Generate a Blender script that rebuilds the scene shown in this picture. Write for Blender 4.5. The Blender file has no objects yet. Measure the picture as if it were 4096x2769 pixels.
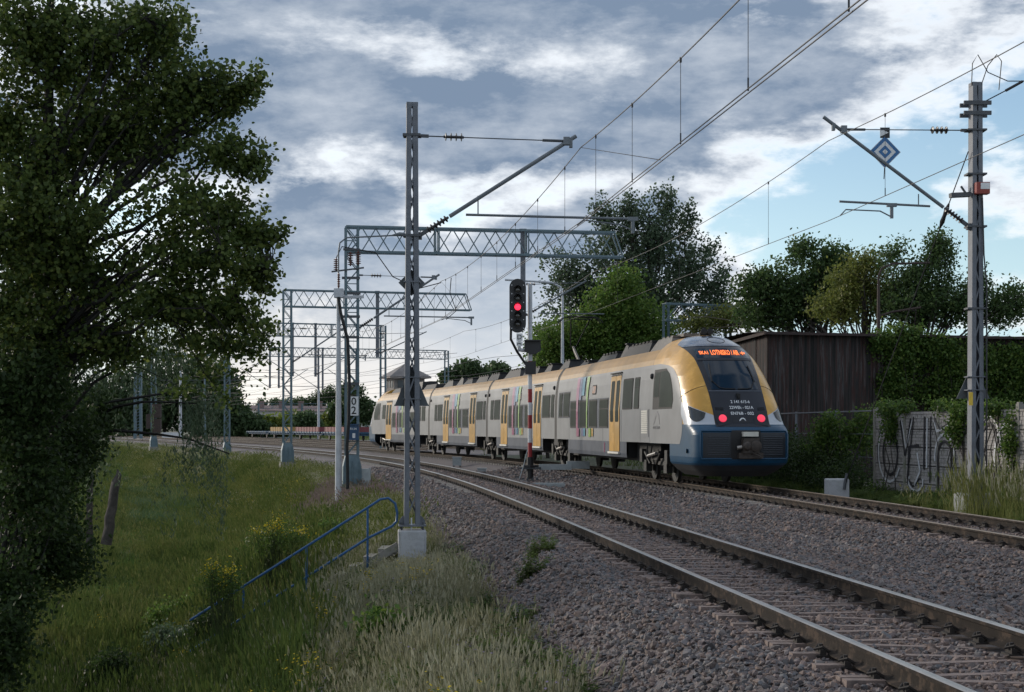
import bpy, math, random
import numpy as np
from mathutils import Vector, Matrix

SC = bpy.context.scene
COL = SC.collection
RND = random.Random(11)
NP = np.random.default_rng(5)

# ------------------------------------------------------------------ camera
F, YH, EYE = 1474.0, 427.5, 1.70          # focal length in pixels, horizon row, eye height above the rails
cam_d = bpy.data.cameras.new('camera')
cam_d.sensor_width = 36.0
cam_d.lens = 36.0 * F / 1024.0
cam_d.shift_y = (YH - 346.0) / 1024.0
cam_d.clip_start = 0.2
cam_d.clip_end = 6000.0
cam = bpy.data.objects.new('camera', cam_d)
COL.objects.link(cam)
cam.location = (0, 0, EYE)
cam.rotation_euler = (math.radians(90), 0, 0)
SC.camera = cam

# ------------------------------------------------------------------ view settings
SC.view_settings.view_transform = 'Standard'
SC.view_settings.look = 'None'
SC.view_settings.exposure = 0.78
SC.view_settings.gamma = 1.0
SC.view_settings.use_curve_mapping = False

# ------------------------------------------------------------------ node maths helper
class X:
    """a small expression builder for shader maths"""
    def __init__(s, nt, sock): s.nt, s.s = nt, sock
    @staticmethod
    def put(nt, inp, v):
        if isinstance(v, X): nt.links.new(v.s, inp)
        else: inp.default_value = v
    def op(s, o, b=None, c=None):
        n = s.nt.nodes.new('ShaderNodeMath'); n.operation = o
        s.nt.links.new(s.s, n.inputs[0])
        if b is not None: X.put(s.nt, n.inputs[1], b)
        if c is not None: X.put(s.nt, n.inputs[2], c)
        return X(s.nt, n.outputs[0])
    def __add__(s, b): return s.op('ADD', b)
    def __sub__(s, b): return s.op('SUBTRACT', b)
    def __mul__(s, b): return s.op('MULTIPLY', b)
    def __truediv__(s, b): return s.op('DIVIDE', b)
    def step(s, a, b, smooth=True):
        n = s.nt.nodes.new('ShaderNodeMapRange'); n.interpolation_type = 'SMOOTHSTEP' if smooth else 'LINEAR'
        s.nt.links.new(s.s, n.inputs[0])
        n.inputs[1].default_value = a; n.inputs[2].default_value = b
        n.inputs[3].default_value = 0.0; n.inputs[4].default_value = 1.0
        return X(s.nt, n.outputs[0])
def xmix(nt, fac, a, b):
    n = nt.nodes.new('ShaderNodeMix'); n.data_type = 'RGBA'
    X.put(nt, n.inputs[0], fac)
    for k, v in ((6, a), (7, b)):
        if isinstance(v, X): nt.links.new(v.s, n.inputs[k])
        else: n.inputs[k].default_value = (*v, 1.0)
    return X(nt, n.outputs[2])
def xnoise(nt, vec, scale, detail=4, rough=0.55, lac=2.0, dist=0.0):
    n = nt.nodes.new('ShaderNodeTexNoise')
    n.inputs['Scale'].default_value = scale; n.inputs['Detail'].default_value = detail
    n.inputs['Roughness'].default_value = rough; n.inputs['Lacunarity'].default_value = lac
    n.inputs['Distortion'].default_value = dist
    if vec is not None: nt.links.new(vec, n.inputs['Vector'])
    return X(nt, n.outputs['Fac'])

# ------------------------------------------------------------------ world: evening sky with broken cloud
SUN_AZ, SUN_EL = math.radians(-52), math.radians(16)      # azimuth from +Y towards +X
world = bpy.data.worlds.new('World'); SC.world = world
world.use_nodes = True
def build_sky(nt):
    nt.nodes.clear()
    out = nt.nodes.new('ShaderNodeOutputWorld'); bg = nt.nodes.new('ShaderNodeBackground')
    nt.links.new(bg.outputs[0], out.inputs[0])
    bg.inputs['Strength'].default_value = 0.10
    sky = nt.nodes.new('ShaderNodeTexSky'); sky.sky_type = 'NISHITA'; sky.sun_disc = False
    sky.sun_elevation = SUN_EL; sky.sun_rotation = SUN_AZ
    sky.altitude = 250; sky.air_density = 1.0; sky.dust_density = 0.6; sky.ozone_density = 1.6
    tc = nt.nodes.new('ShaderNodeTexCoord')
    sep = nt.nodes.new('ShaderNodeSeparateXYZ'); nt.links.new(tc.outputs['Generated'], sep.inputs[0])
    dx, dy, dz = (X(nt, sep.outputs[i]) for i in range(3))
    zc = dz.op('MAXIMUM', 0.0)
    flat = zc + 0.45                                      # cloud layers look flatter towards the horizon
    cmb = nt.nodes.new('ShaderNodeCombineXYZ')
    nt.links.new((dx / flat).s, cmb.inputs[0]); nt.links.new((dy / flat).s, cmb.inputs[1]); nt.links.new((dz * 2.7).s, cmb.inputs[2])
    p = cmb.outputs[0]
    def glow(d, k):                                       # soft lobe round one direction
        v = Vector(d).normalized()
        dot = dx * v.x + dy * v.y + dz * v.z
        return dot.op('MAXIMUM', 0.0).op('POWER', k)
    def px(x, y, k):                                      # the same, for a direction in the picture
        return glow(((x - 512) / F, 1, (YH - y) / F), k)
    big = xnoise(nt, p, 2.6, 2, 0.45)
    mid = xnoise(nt, p, 5.2, 9, 0.58, 2.2, 0.08)
    dens = big * 0.42 + mid * 0.80 - 0.06
    cover = dens + px(420, 100, 60) * 0.13 + px(700, 60, 160) * 0.15 + px(790, 75, 1500) * 0.08 + px(230, 60, 90) * 0.04 - px(880, 230, 170) * 0.24 + px(960, 50, 600) * 0.05 \
        - px(255, 190, 1500) * 0.10 - px(310, 196, 1500) * 0.10 - px(370, 192, 1500) * 0.10 - px(430, 205, 1800) * 0.08 - px(590, 125, 800) * 0.13 - px(450, 205, 1800) * 0.09 + px(330, 290, 120) * 0.10 + px(560, 270, 400) * 0.05 - px(450, 50, 2500) * 0.08 + px(620, 190, 1500) * 0.06
    cl = cover.step(0.445, 0.60)                         # cloud / clear
    thick = cover.step(0.50, 0.70)                        # lit rim -> grey belly
    fine = xnoise(nt, p, 9.0, 7, 0.60, 2.1, 0.05)
    thick = (thick * (fine * 1.1 + 0.36)).op('MINIMUM', 1.0)
    low = (zc * -1.0).step(-0.17, -0.01)                  # 1 near the horizon
    nish = X(nt, sky.outputs['Color'])
    hsv = nt.nodes.new('ShaderNodeHueSaturation'); hsv.inputs['Saturation'].default_value = 1.0
    hsv.inputs['Value'].default_value = SKYV
    nt.links.new(nish.s, hsv.inputs['Color'])
    clear = xmix(nt, low * 0.8, X(nt, hsv.outputs[0]), (3.4, 4.9, 6.0))
    rim = xmix(nt, low, (6.7, 6.9, 7.1), (6.3, 6.1, 5.9))
    belly = xmix(nt, low, (1.25, 1.7, 2.4), (3.1, 3.7, 4.4))
    cloud = xmix(nt, thick, rim, belly)
    col = xmix(nt, cl, clear, cloud)
    # light pouring through the cloud towards the hidden sun
    g = px(300, 410, 90) * (zc * -1.0).step(-0.13, -0.01)
    col = xmix(nt, g * 0.75, col, (6.6, 6.1, 5.5))
    nt.links.new(col.s, bg.inputs['Color'])
SKYV = 1.0
build_sky(world.node_tree)

# ------------------------------------------------------------------ sun behind thin cloud
sun_d = bpy.data.lights.new('sun', 'SUN')
sun_d.energy = 1.5
sun_d.angle = math.radians(11)
sun_d.color = (1.0, 0.90, 0.77)
sun = bpy.data.objects.new('sun', sun_d); COL.objects.link(sun)
_d = Vector((math.sin(SUN_AZ) * math.cos(SUN_EL), math.cos(SUN_AZ) * math.cos(SUN_EL), math.sin(SUN_EL)))
sun.rotation_euler = _d.to_track_quat('Z', 'Y').to_euler()
sun.location = _d * 50

# ------------------------------------------------------------------ materials
MATS = {}
def M(name, col, rough=0.6, metal=0.0, var=0.12, scale=4.0, bump=0.0, bscale=60.0, col2=None, spec=0.5,
      emit=None, es=0.0, coat=0.0, attr=None, attr_cols=None, attr_type='INSTANCER', trans=0.0, c2lo=0.48, c2hi=0.62):
    m = bpy.data.materials.new(name); m.use_nodes = True
    nt = m.node_tree; b = nt.nodes['Principled BSDF']
    b.inputs['Roughness'].default_value = rough; b.inputs['Metallic'].default_value = metal
    b.inputs['Specular IOR Level'].default_value = spec
    if coat: b.inputs['Coat Weight'].default_value = coat; b.inputs['Coat Roughness'].default_value = 0.06
    tc = nt.nodes.new('ShaderNodeTexCoord'); vec = tc.outputs['Object']
    base = None
    if attr:
        at_ = nt.nodes.new('ShaderNodeAttribute'); at_.attribute_type = attr_type; at_.attribute_name = attr
        rp = nt.nodes.new('ShaderNodeValToRGB'); rp.color_ramp.interpolation = 'LINEAR'
        cs = attr_cols; e = rp.color_ramp.elements
        while len(e) < len(cs): e.new(0.5)
        for i, c in enumerate(cs):
            e[i].position = i / (len(cs) - 1); e[i].color = (*c, 1)
        nt.links.new(at_.outputs['Fac'], rp.inputs[0])
        base = X(nt, rp.outputs[0])
    else:
        base = tuple(col)
    if var or col2:
        n = xnoise(nt, vec, scale, 6, 0.62)
        if col2: base = xmix(nt, n.step(c2lo, c2hi), base, col2)
        if var:
            k = n.step(0.28, 0.72) * (2 * var) + (1 - var)
            mul = nt.nodes.new('ShaderNodeVectorMath'); mul.operation = 'SCALE'
            if isinstance(base, X): nt.links.new(base.s, mul.inputs[0])
            else: mul.inputs[0].default_value = base
            nt.links.new(k.s, mul.inputs['Scale'])
            base = X(nt, mul.outputs[0])
    if isinstance(base, X): nt.links.new(base.s, b.inputs['Base Color'])
    else: b.inputs['Base Color'].default_value = (*base, 1)
    if bump:
        n2 = xnoise(nt, vec, bscale, 5, 0.6)
        bp = nt.nodes.new('ShaderNodeBump'); bp.inputs['Strength'].default_value = bump
        bp.inputs['Distance'].default_value = 0.02
        nt.links.new(n2.s, bp.inputs['Height']); nt.links.new(bp.outputs[0], b.inputs['Normal'])
    if emit: b.inputs['Emission Color'].default_value = (*emit, 1); b.inputs['Emission Strength'].default_value = es
    if trans:
        out = nt.nodes['Material Output']
        tr = nt.nodes.new('ShaderNodeBsdfTranslucent'); mx = nt.nodes.new('ShaderNodeMixShader')
        mx.inputs[0].default_value = trans
        if isinstance(base, X): nt.links.new(base.s, tr.inputs['Color'])
        else: tr.inputs['Color'].default_value = (*base, 1)
        nt.links.new(b.outputs[0], mx.inputs[1]); nt.links.new(tr.outputs[0], mx.inputs[2])
        nt.links.new(mx.outputs[0], out.inputs['Surface'])
    MATS[name] = m
    return m

# ------------------------------------------------------------------ mesh builder
def V(*a): return Vector(a)
class MB:
    def __init__(s): s.v, s.f, s.m, s.mi = [], [], [], 0
    def add(s, vs, fs):
        o = len(s.v); s.v.extend([tuple(p) for p in vs])
        s.f.extend([tuple(i + o for i in q) for q in fs]); s.m.extend([s.mi] * len(fs))
        return s
    def mat(s, i): s.mi = i; return s
    def box(s, c, sz, R=None):
        c = Vector(c); a, b, d = sz[0] / 2, sz[1] / 2, sz[2] / 2
        vs = [Vector((x, y, z)) for x in (-a, a) for y in (-b, b) for z in (-d, d)]
        if R is not None: vs = [R @ p for p in vs]
        return s.add([c + p for p in vs], [(0, 1, 3, 2), (4, 6, 7, 5), (0, 4, 5, 1), (2, 3, 7, 6), (0, 2, 6, 4), (1, 5, 7, 3)])
    def bar(s, p, q, w, h=None, up=(0, 0, 1)):
        p, q = Vector(p), Vector(q); h = w if h is None else h
        t = (q - p).normalized(); u = Vector(up)
        if abs(t.dot(u)) > 0.99: u = Vector((0, 1, 0))
        sx = t.cross(u).normalized() * (w / 2); sy = sx.cross(t).normalized() * (h / 2)
        vs = [e + i * sx + j * sy for e in (p, q) for i, j in ((-1, -1), (1, -1), (1, 1), (-1, 1))]
        return s.add(vs, [(3, 2, 1, 0), (4, 5, 6, 7), (0, 1, 5, 4), (1, 2, 6, 5), (2, 3, 7, 6), (3, 0, 4, 7)])
    def tube(s, p, q, r, n=8, r2=None):
        return s.path([p, q], r, n, [r, r if r2 is None else r2])
    def path(s, pts, r, n=6, radii=None, caps=True):
        pts = [Vector(p) for p in pts]; N = len(pts)
        t0 = (pts[1] - pts[0]).normalized()
        u = Vector((0, 0, 1)) if abs(t0.z) < 0.9 else Vector((1, 0, 0))
        a = t0.cross(u).normalized()
        vs, fs = [], []
        for i, p in enumerate(pts):
            t = (pts[min(i + 1, N - 1)] - pts[max(i - 1, 0)])
            t = t.normalized() if t.length > 1e-9 else t0
            a = (a - t * a.dot(t)); a = a.normalized() if a.length > 1e-6 else t.orthogonal().normalized()
            b = t.cross(a)
            rr = radii[i] if radii else r
            for k in range(n):
                g = 2 * math.pi * k / n
                vs.append(p + a * (rr * math.cos(g)) + b * (rr * math.sin(g)))
        for i in range(N - 1):
            for k in range(n):
                k2 = (k + 1) % n
                fs.append((i * n + k, i * n + k2, (i + 1) * n + k2, (i + 1) * n + k))
        if caps:
            fs.append(tuple(range(n - 1, -1, -1))); fs.append(tuple((N - 1) * n + k for k in range(n)))
        return s.add(vs, fs)
    def lathe(s, prof, c, axis=(0, 0, 1), n=12):
        """prof: list of (radius, height along axis)"""
        c = Vector(c); z = Vector(axis).normalized(); x = z.orthogonal().normalized(); y = z.cross(x)
        vs, fs = [], []
        for r, h in prof:
            for k in range(n):
                g = 2 * math.pi * k / n
                vs.append(c + z * h + (x * math.cos(g) + y * math.sin(g)) * max(r, 1e-4))
        for i in range(len(prof) - 1):
            for k in range(n):
                k2 = (k + 1) % n
                fs.append((i * n + k, i * n + k2, (i + 1) * n + k2, (i + 1) * n + k))
        fs.append(tuple(range(n - 1, -1, -1))); fs.append(tuple((len(prof) - 1) * n + k for k in range(n)))
        return s.add(vs, fs)
    def prism(s, poly, o, ux, uy, d):
        """polygon in the plane o + a*ux + b*uy, pushed out by vector d"""
        o, ux, uy, d = Vector(o), Vector(ux), Vector(uy), Vector(d); n = len(poly)
        vs = [o + ux * a + uy * b for a, b in poly]; vs += [p + d for p in vs]
        if ux.cross(uy).dot(d) > 0:
            fs = [tuple(range(n - 1, -1, -1)), tuple(range(n, 2 * n))] + [(i, (i + 1) % n, n + (i + 1) % n, n + i) for i in range(n)]
        else:
            fs = [tuple(range(n)), tuple(range(2 * n - 1, n - 1, -1))] + [((i + 1) % n, i, n + i, n + (i + 1) % n) for i in range(n)]
        return s.add(vs, fs)
    def grid(s, rows, flip=False):
        """rows: list of equally long lists of points"""
        nr, nc = len(rows), len(rows[0]); vs = [p for r in rows for p in r]; fs = []
        for i in range(nr - 1):
            for j in range(nc - 1):
                q = (i * nc + j, i * nc + j + 1, (i + 1) * nc + j + 1, (i + 1) * nc + j)
                fs.append(q[::-1] if flip else q)
        return s.add(vs, fs)
    def mesh(s, name, mats, smooth=None):
        me = bpy.data.meshes.new(name); me.from_pydata(s.v, [], s.f)
        for m in (mats if isinstance(mats, (list, tuple)) else [mats]): me.materials.append(MATS[m] if isinstance(m, str) else m)
        if any(s.m): me.polygons.foreach_set('material_index', s.m)
        if smooth is not None:
            me.polygons.foreach_set('use_smooth', [True] * len(me.polygons))
            me.set_sharp_from_angle(angle=math.radians(smooth))
        me.update(); return me
    def build(s, name, mats, parent=None, smooth=None, label=None, kind=None):
        o = bpy.data.objects.new(name, s.mesh(name, mats, smooth)); COL.objects.link(o)
        if parent is not None: adopt(o, parent)
        if label: o['label'] = label
        if kind: o['kind'] = kind
        return o

def local_matrix(o):
    return Matrix.LocRotScale(o.location, o.rotation_euler.to_quaternion(), o.scale)
WM = {}
def world_matrix(o):
    return WM.get(o.name, local_matrix(o))
def adopt(o, parent, world=True):
    """parent o; with world=True its mesh was written in world coordinates"""
    o.parent = parent
    if world and not parent.get('_local', False):
        o.matrix_parent_inverse = world_matrix(parent).inverted()
        WM[o.name] = local_matrix(o)
def tag(o, label=None, cat=None, group=None, kind=None):
    if label: o['label'] = label
    if cat: o['category'] = cat
    if group: o['group'] = group
    if kind: o['kind'] = kind
    return o
def thing(name, label, cat, loc=(0, 0, 0), rz=0.0, group=None, local=False, kind=None):
    o = bpy.data.objects.new(name, None); COL.objects.link(o)
    o.empty_display_size = 0.3
    o.location = loc; o.rotation_euler = (0, 0, rz)
    if local: o['_local'] = True
    tag(o, label, cat, group, kind)
    return o
def copy_tree(o, parent=None):
    c = o.copy(); COL.objects.link(c)
    if parent is not None: c.parent = parent
    for ch in o.children: copy_tree(ch, c)
    return c
def text_mesh(s, size, name, mat, o, ux, uy, parent, depth=0.004, align='CENTER', shear=0.0, fit=None, warp=None):
    """lettering as a thin mesh lying in the plane (ux, uy)"""
    cu = bpy.data.curves.new(name, 'FONT'); cu.body = s; cu.size = size; cu.align_x = align; cu.align_y = 'CENTER'
    cu.offset = size * .012; cu.extrude = depth; cu.shear = shear; cu.resolution_u = 2
    ob = bpy.data.objects.new(name + '_tmp', cu); COL.objects.link(ob)
    bpy.context.view_layer.update()
    dg = bpy.context.evaluated_depsgraph_get()
    me = bpy.data.meshes.new_from_object(ob.evaluated_get(dg))
    bpy.data.objects.remove(ob)
    ux, uy = Vector(ux).normalized(), Vector(uy).normalized(); n = ux.cross(uy)
    mt = Matrix((ux, uy, n)).transposed().to_4x4(); mt.translation = Vector(o)
    if fit:
        xs = [v.co.x for v in me.vertices]; k = fit / (max(xs) - min(xs)); me.transform(Matrix.Diagonal((k, 1, 1, 1)))
    if warp:                                              # lay the letters onto a curved surface
        for v in me.vertices: v.co = warp(*v.co)
    else: me.transform(mt)
    me.materials.clear(); me.materials.append(MATS[mat])
    t = bpy.data.objects.new(name, me); COL.objects.link(t)
    if parent is not None: adopt(t, parent)
    return t

def at(px, py, Y): return Vector(((px - 512) * Y / F, Y, EYE + (YH - py) * Y / F))
def gx(px, Y): return (px - 512) * Y / F

# ------------------------------------------------------------------ track alignments
_Y = np.arange(-40.0, 460.0, 0.25)
def alignment(ys, sl, x40):
    s = np.interp(_Y, ys, sl); x = np.concatenate([[0], np.cumsum((s[1:] + s[:-1]) / 2 * 0.25)])
    return x - np.interp(40, _Y, x) + x40, s
A1 = alignment([-40, 10, 20, 40, 60, 80, 100, 120, 150, 200, 460], [-.11, -.112, -.112, -.1277, -.177, -.242, -.305, -.345, -.37, -.39, -.44], .15)
A2 = alignment([-40, 20, 40, 60, 80, 100, 120, 150, 200, 460], [-.09, -.095, -.131, -.183, -.234, -.285, -.33, -.362, -.385, -.44], 6.70)
def tx(A, Y): return np.interp(Y, _Y, A[0])
def ts(A, Y): return np.interp(Y, _Y, A[1])
def tpos(A, Y, off=0.0, z=0.0):
    s = float(ts(A, Y)); k = 1 / math.sqrt(1 + s * s)
    return Vector((float(tx(A, Y)) + off * k, Y - off * s * k, z))
def tdir(A, Y):
    s = float(ts(A, Y)); return Vector((s, 1, 0)).normalized()
def tnor(A, Y):
    s = float(ts(A, Y)); return Vector((1, -s, 0)).normalized()
# ------------------------------------------------------------------ common materials
M('soil', (.075, .070, .045), .95, var=.35, scale=1.3, bump=.8, bscale=9, col2=(.055, .075, .025))
M('ballast', (.125, .102, .098), .9, var=.35, scale=9, bump=1.0, bscale=26, col2=(.085, .082, .09), c2lo=.45, c2hi=.6)
M('rail_side', (.022, .017, .014), .85, spec=.2, metal=.05, var=.25, scale=7, bump=.15, col2=(.052, .037, .028))
M('rail_top', (.36, .34, .32), .28, metal=.85, var=.15, scale=3)
M('rail_top_dull', (.23, .18, .13), .42, metal=.6, var=.2, scale=3, col2=(.14, .10, .07))
M('clip', (.020, .016, .014), .8, var=.3, scale=20)
M('y_sleeper', (.20, .150, .132), .8, var=.3, scale=5, col2=(.085, .068, .062), bump=.2)
M('concrete_sleeper', (.27, .25, .225), .9, var=.22, scale=6, bump=.3, col2=(.19, .17, .15))
M('stone', None, .85, var=.22, scale=14, attr='tint',
  attr_cols=[(.045, .038, .038), (.122, .122, .130), (.155, .120, .114), (.19, .136, .112), (.105, .098, .098), (.27, .235, .22)])

# ------------------------------------------------------------------ terrain
def lerp(x, xs, ys): return np.interp(x, xs, ys)
def shelf(Y): return lerp(Y, [0, 30, 50, 80, 200], [-.95, -.93, -.66, -.52, -.45])
def valley(Y): return lerp(Y, [0, 55, 110, 170, 240, 500], [-4.2, -4.2, -3.4, -1.8, -.7, -.5])
def wob(X, Y, s=1.0, ph=0.0):
    return (np.sin(X * .9 * s + 1.3 + ph) * np.cos(Y * .7 * s + .4) + .6 * np.sin(X * 2.1 * s - Y * 1.7 * s + 2 + ph) + .4 * np.sin(X * 4.3 * s + Y * 3.9 * s)) / 2
def height(Xw, Yw):
    Xw = np.asarray(Xw, float); Yw = np.asarray(Yw, float)
    s1, s2 = ts(A1, Yw), ts(A2, Yw)
    a = (Xw - tx(A1, Yw)) / np.sqrt(1 + s1 * s1); b = (Xw - tx(A2, Yw)) / np.sqrt(1 + s2 * s2); u = -a
    sh = shelf(Yw)
    left = np.where(u < 1.75, -.205, np.where(u < 2.75, -.205 + (u - 1.75) * (sh + .205), np.where(u < 3.9, sh - (u - 2.75) * .08, sh - .09 - (u - 3.9) / 1.6)))
    vz = valley(Yw) + .12 * wob(Xw, Yw, .5) + np.clip((u - 26) * .02, 0, 1.2)
    k = .5; left = np.where(u > 3.9, np.log(np.exp(np.clip((left - vz) / k, -30, 30)) + 1) * k + vz, left)
    left = left + np.where(u > 2.9, .05 * wob(Xw, Yw, 1.6) * np.clip(u - 2.9, 0, 1), 0)
    pr = lambda w: lerp(w, [1.7, 2.5, 3.2], [-.205, -.40, -.43])
    mid = np.maximum(pr(a), pr(-b)) + .012 * wob(Xw, Yw, 1.2)
    right = lerp(b, [1.7, 2.4, 3.2, 6, 40, 200], [-.205, -.30, -.26, -.22, -.2, .3])
    right = np.where(Yw > 104, lerp(b, [1.7, 2.5, 30, 60], [-.205, -.24, -.26, -.3]), right)
    return np.where(a < 0, left, np.where(b < 0, mid, right))
_offs = sorted(set([-420, -260, -160, -110, -80, -64, -52, -44, -38, -33, -29, -26] + [round(v, 3) for v in np.arange(-24, -9, 1.0)] + [round(v, 3) for v in np.arange(-9, -3.4, .35)]
        + [-3.2, -2.9, -2.75, -2.5, -2.2, -1.95, -1.75, -1.4, -.7, 0, .7, 1.4, 1.7, 2.0, 2.3, 2.6, 3.0, 3.4, 3.8, 4.2, 4.5, 4.9, 5.3, 6, 6.7, 7.4, 8, 8.4, 8.8, 9.1, 9.5, 10, 11]
        + [12, 14, 16, 19, 23, 28, 36, 46, 60, 80, 110, 160, 260, 420]))
_ys = list(np.arange(-14, 46, .5)) + list(np.arange(46, 130, 1.5)) + list(np.arange(130, 240, 5)) + [245, 260, 280, 310, 350, 400, 440, 520, 700, 1100, 2000, 4000]
def make_terrain():
    rows = []
    P = np.zeros((len(_ys), len(_offs), 3))
    for i, Y in enumerate(_ys):
        Yc = min(Y, 440)
        xs = float(tx(A1, Yc)) + np.array(_offs) * (1 if Y < 440 else max(1, Y / 240))
        P[i, :, 0] = xs; P[i, :, 1] = Y; P[i, :, 2] = height(xs, np.full(len(xs), float(Yc)))
    nc = len(_offs); V_ = P.reshape(-1, 3)
    gf, bf = [], []
    for i in range(len(_ys) - 1):
        Y = (_ys[i] + _ys[i + 1]) / 2
        for j in range(nc - 1):
            q = (i * nc + j, i * nc + j + 1, (i + 1) * nc + j + 1, (i + 1) * nc + j)
            a = (_offs[j] + _offs[j + 1]) / 2
            xm = P[i:i + 2, j:j + 2, 0].mean(); s2 = float(ts(A2, min(Y, 440)))
            b = (xm - float(tx(A2, min(Y, 440)))) / math.sqrt(1 + s2 * s2)
            bal = a > -2.95 and b < (2.6 if Y < 104 else 26) and Y < 400
            (bf if bal else gf).append(q)
    for nm, fs, mt in (('ground', gf, 'soil'), ('ballast_bed', bf, 'ballast')):
        me = bpy.data.meshes.new(nm)
        used = sorted({k for q in fs for k in q}); mp = {k: n for n, k in enumerate(used)}
        me.from_pydata([tuple(V_[k]) for k in used], [], [tuple(mp[k] for k in q) for q in fs])
        me.materials.append(MATS[mt]); me.polygons.foreach_set('use_smooth', [True] * len(me.polygons)); me.update()
        o = bpy.data.objects.new(nm, me); COL.objects.link(o)
        tag(o, 'grassy embankment and low ground beside the railway' if nm == 'ground' else 'grey and brown crushed stone bed under the railway tracks', kind='structure')
make_terrain()

# ------------------------------------------------------------------ tracks
RAIL = [(-.075, -.172), (.075, -.172), (.075, -.160), (.02, -.142), (.009, -.128), (.009, -.052), (.036, -.040), (.036, -.010), (.026, 0), (-.026, 0), (-.036, -.010), (-.036, -.040), (-.009, -.052), (-.009, -.128), (-.02, -.142), (-.075, -.160)]
def stations(y0, y1):
    out, y = [], y0
    while y < y1: out.append(y); y += .8 if y < 60 else (1.6 if y < 130 else 4)
    return out + [y1]
def rail(A, off0, off, dz, y0, y1, top, parent):
    mb = MB(); st = stations(y0, y1); n = len(RAIL); rows = []
    for y in st:
        c = tpos(A, y, off0 + off, dz); nn = tnor(A, y)
        rows.append([c + nn * px + V(0, 0, pz) for px, pz in RAIL])
    vs = [p for r in rows for p in r]; f0, f1 = [], []
    for i in range(len(st) - 1):
        for k in range(n):
            k2 = (k + 1) % n; q = (i * n + k, i * n + k2, (i + 1) * n + k2, (i + 1) * n + k)
            (f1 if k in (7, 8, 9) else f0).append(q)
    mb.v = [tuple(p) for p in vs]; mb.f = f0 + f1 + [tuple(range(n - 1, -1, -1))]; mb.m = [0] * len(f0) + [1] * len(f1) + [0]
    return mb.build('rail', ['rail_side', top], parent, smooth=35)

def y_sleeper_mesh(conv_right):
    """steel Y sleeper: two narrow beams side by side under one rail, spread apart under the other"""
    mb = MB(); g = -1 if conv_right else 1
    for s in (-1, 1):
        pts = [V(g * -1.12, s * .30, -.220), V(g * -.70, s * .30, -.220), V(g * .62, s * .07, -.220), V(g * 1.12, s * .07, -.220)]
        for p, q in zip(pts[:-1], pts[1:]):
            mb.bar(p, q, .10, .085)
    return mb.mesh('sleeper', 'y_sleeper')
def c_sleeper_mesh():
    mb = MB()
    def sec(x, w, h): return [V(x, -w, -.33), V(x, w, -.33), V(x, w * .82, h), V(x, -w * .82, h)]
    xs = [(-1.28, .13, -.185), (-.45, .14, -.180), (-.25, .115, -.215), (.25, .115, -.215), (.45, .14, -.180), (1.28, .13, -.185)]
    rows = [sec(*q) for q in xs]; vs = [p for r in rows for p in r]; fs = [(3, 2, 1, 0), (20, 21, 22, 23)]
    for i in range(5):
        for k in range(4): k2 = (k + 1) % 4; fs.append((i * 4 + k, i * 4 + k2, i * 4 + 4 + k2, i * 4 + 4 + k))
    mb.add(vs, fs); return mb.mesh('sleeper', 'concrete_sleeper')
YS = (y_sleeper_mesh(True), y_sleeper_mesh(False)); CS = c_sleeper_mesh()
def put_sleeper(me, A, y, parent, zz=0.0):
    o = bpy.data.objects.new('sleeper', me); COL.objects.link(o)
    o.location = tpos(A, y, 0, zz + RND.uniform(-.006, .004)); o.rotation_euler = (0, .02, math.atan2(-tnor(A, y).y, tnor(A, y).x) * -1 + RND.uniform(-.008, .008))
    o.parent = parent
def clips(A, ys_by_rail, cant, parent):
    mb = MB()
    for off, ys in ys_by_rail:
        dz = 0 if off < 0 else cant
        for y in ys:
            c = tpos(A, y, off, dz); n, t = tnor(A, y), tdir(A, y)
            R = Matrix((n, t, V(0, 0, 1))).transposed()
            mb.box(c + V(0, 0, -.178), (.34, .15, .014), R)
            for s in (-1, 1):
                mb.box(c + n * (s * .115) + V(0, 0, -.150), (.05, .12, .045), R)
                mb.path([c + n * (s * .06) + t * .05 + V(0, 0, -.145), c + n * (s * .12) + t * .055 + V(0, 0, -.105), c + n * (s * .165) + V(0, 0, -.13), c + n * (s * .12) - t * .055 + V(0, 0, -.105), c + n * (s * .06) - t * .05 + V(0, 0, -.145)], .013, 5)
                mb.tube(c + n * (s * .115) + V(0, 0, -.13), c + n * (s * .115) + V(0, 0, -.085), .02, 6)
    mb.build('rail_clips', 'clip', parent, kind='stuff')
def track(label, A, off, cant, y0, y1, top, near_y, conc_end, clip_end):
    t = thing('railway_track', label, None, (0, 0, 0), kind='structure')
    rail(A, off, -.7525, 0, y0, y1, top, t); rail(A, off, .7525, cant, y0, y1, top, t)
    L, R_ = [], []
    y, k = y0 + .3, 0
    while y < near_y:
        put_sleeper(YS[k % 2], A, y, t)
        if k % 2: L += [y - .30 , y + .30]; R_ += [y]
        else: R_ += [y - .30, y + .30]; L += [y]
        if k % 2 == 0: L, R_ = L, R_
        y += .93; k += 1
    while y < conc_end:
        put_sleeper(CS, A, y, t); L.append(y); R_.append(y); y += .60 if y < 80 else .75
    # a Y sleeper converging under the right rail carries one chair there and two under the left one
    clips(A, [(-.7525 + off, [v for v in L if v < clip_end]), (.7525 + off, [v for v in R_ if v < clip_end])], cant, t)
    return t
track('single track in front of the lattice masts, nearest to the grass bank', A1, 0, .03, -6, 430, 'rail_top', 42.5, 120, 75)
track('track the train stands on, beside the concrete fence', A2, 0, .03, -6, 430, 'rail_top_dull', 34.5, 122, 75)
for off, lab in ((5.4, 'yard track just beyond the tail of the train'), (10.4, 'yard track in the middle of the far yard'), (16.0, 'farthest yard track, beside the blue flat wagons')):
    t = thing('railway_track', lab, None, kind='structure')
    for s in (-1, 1): rail(A2, off, s * .7525, .0, 118, 400, 'rail_top_dull', t)

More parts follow.
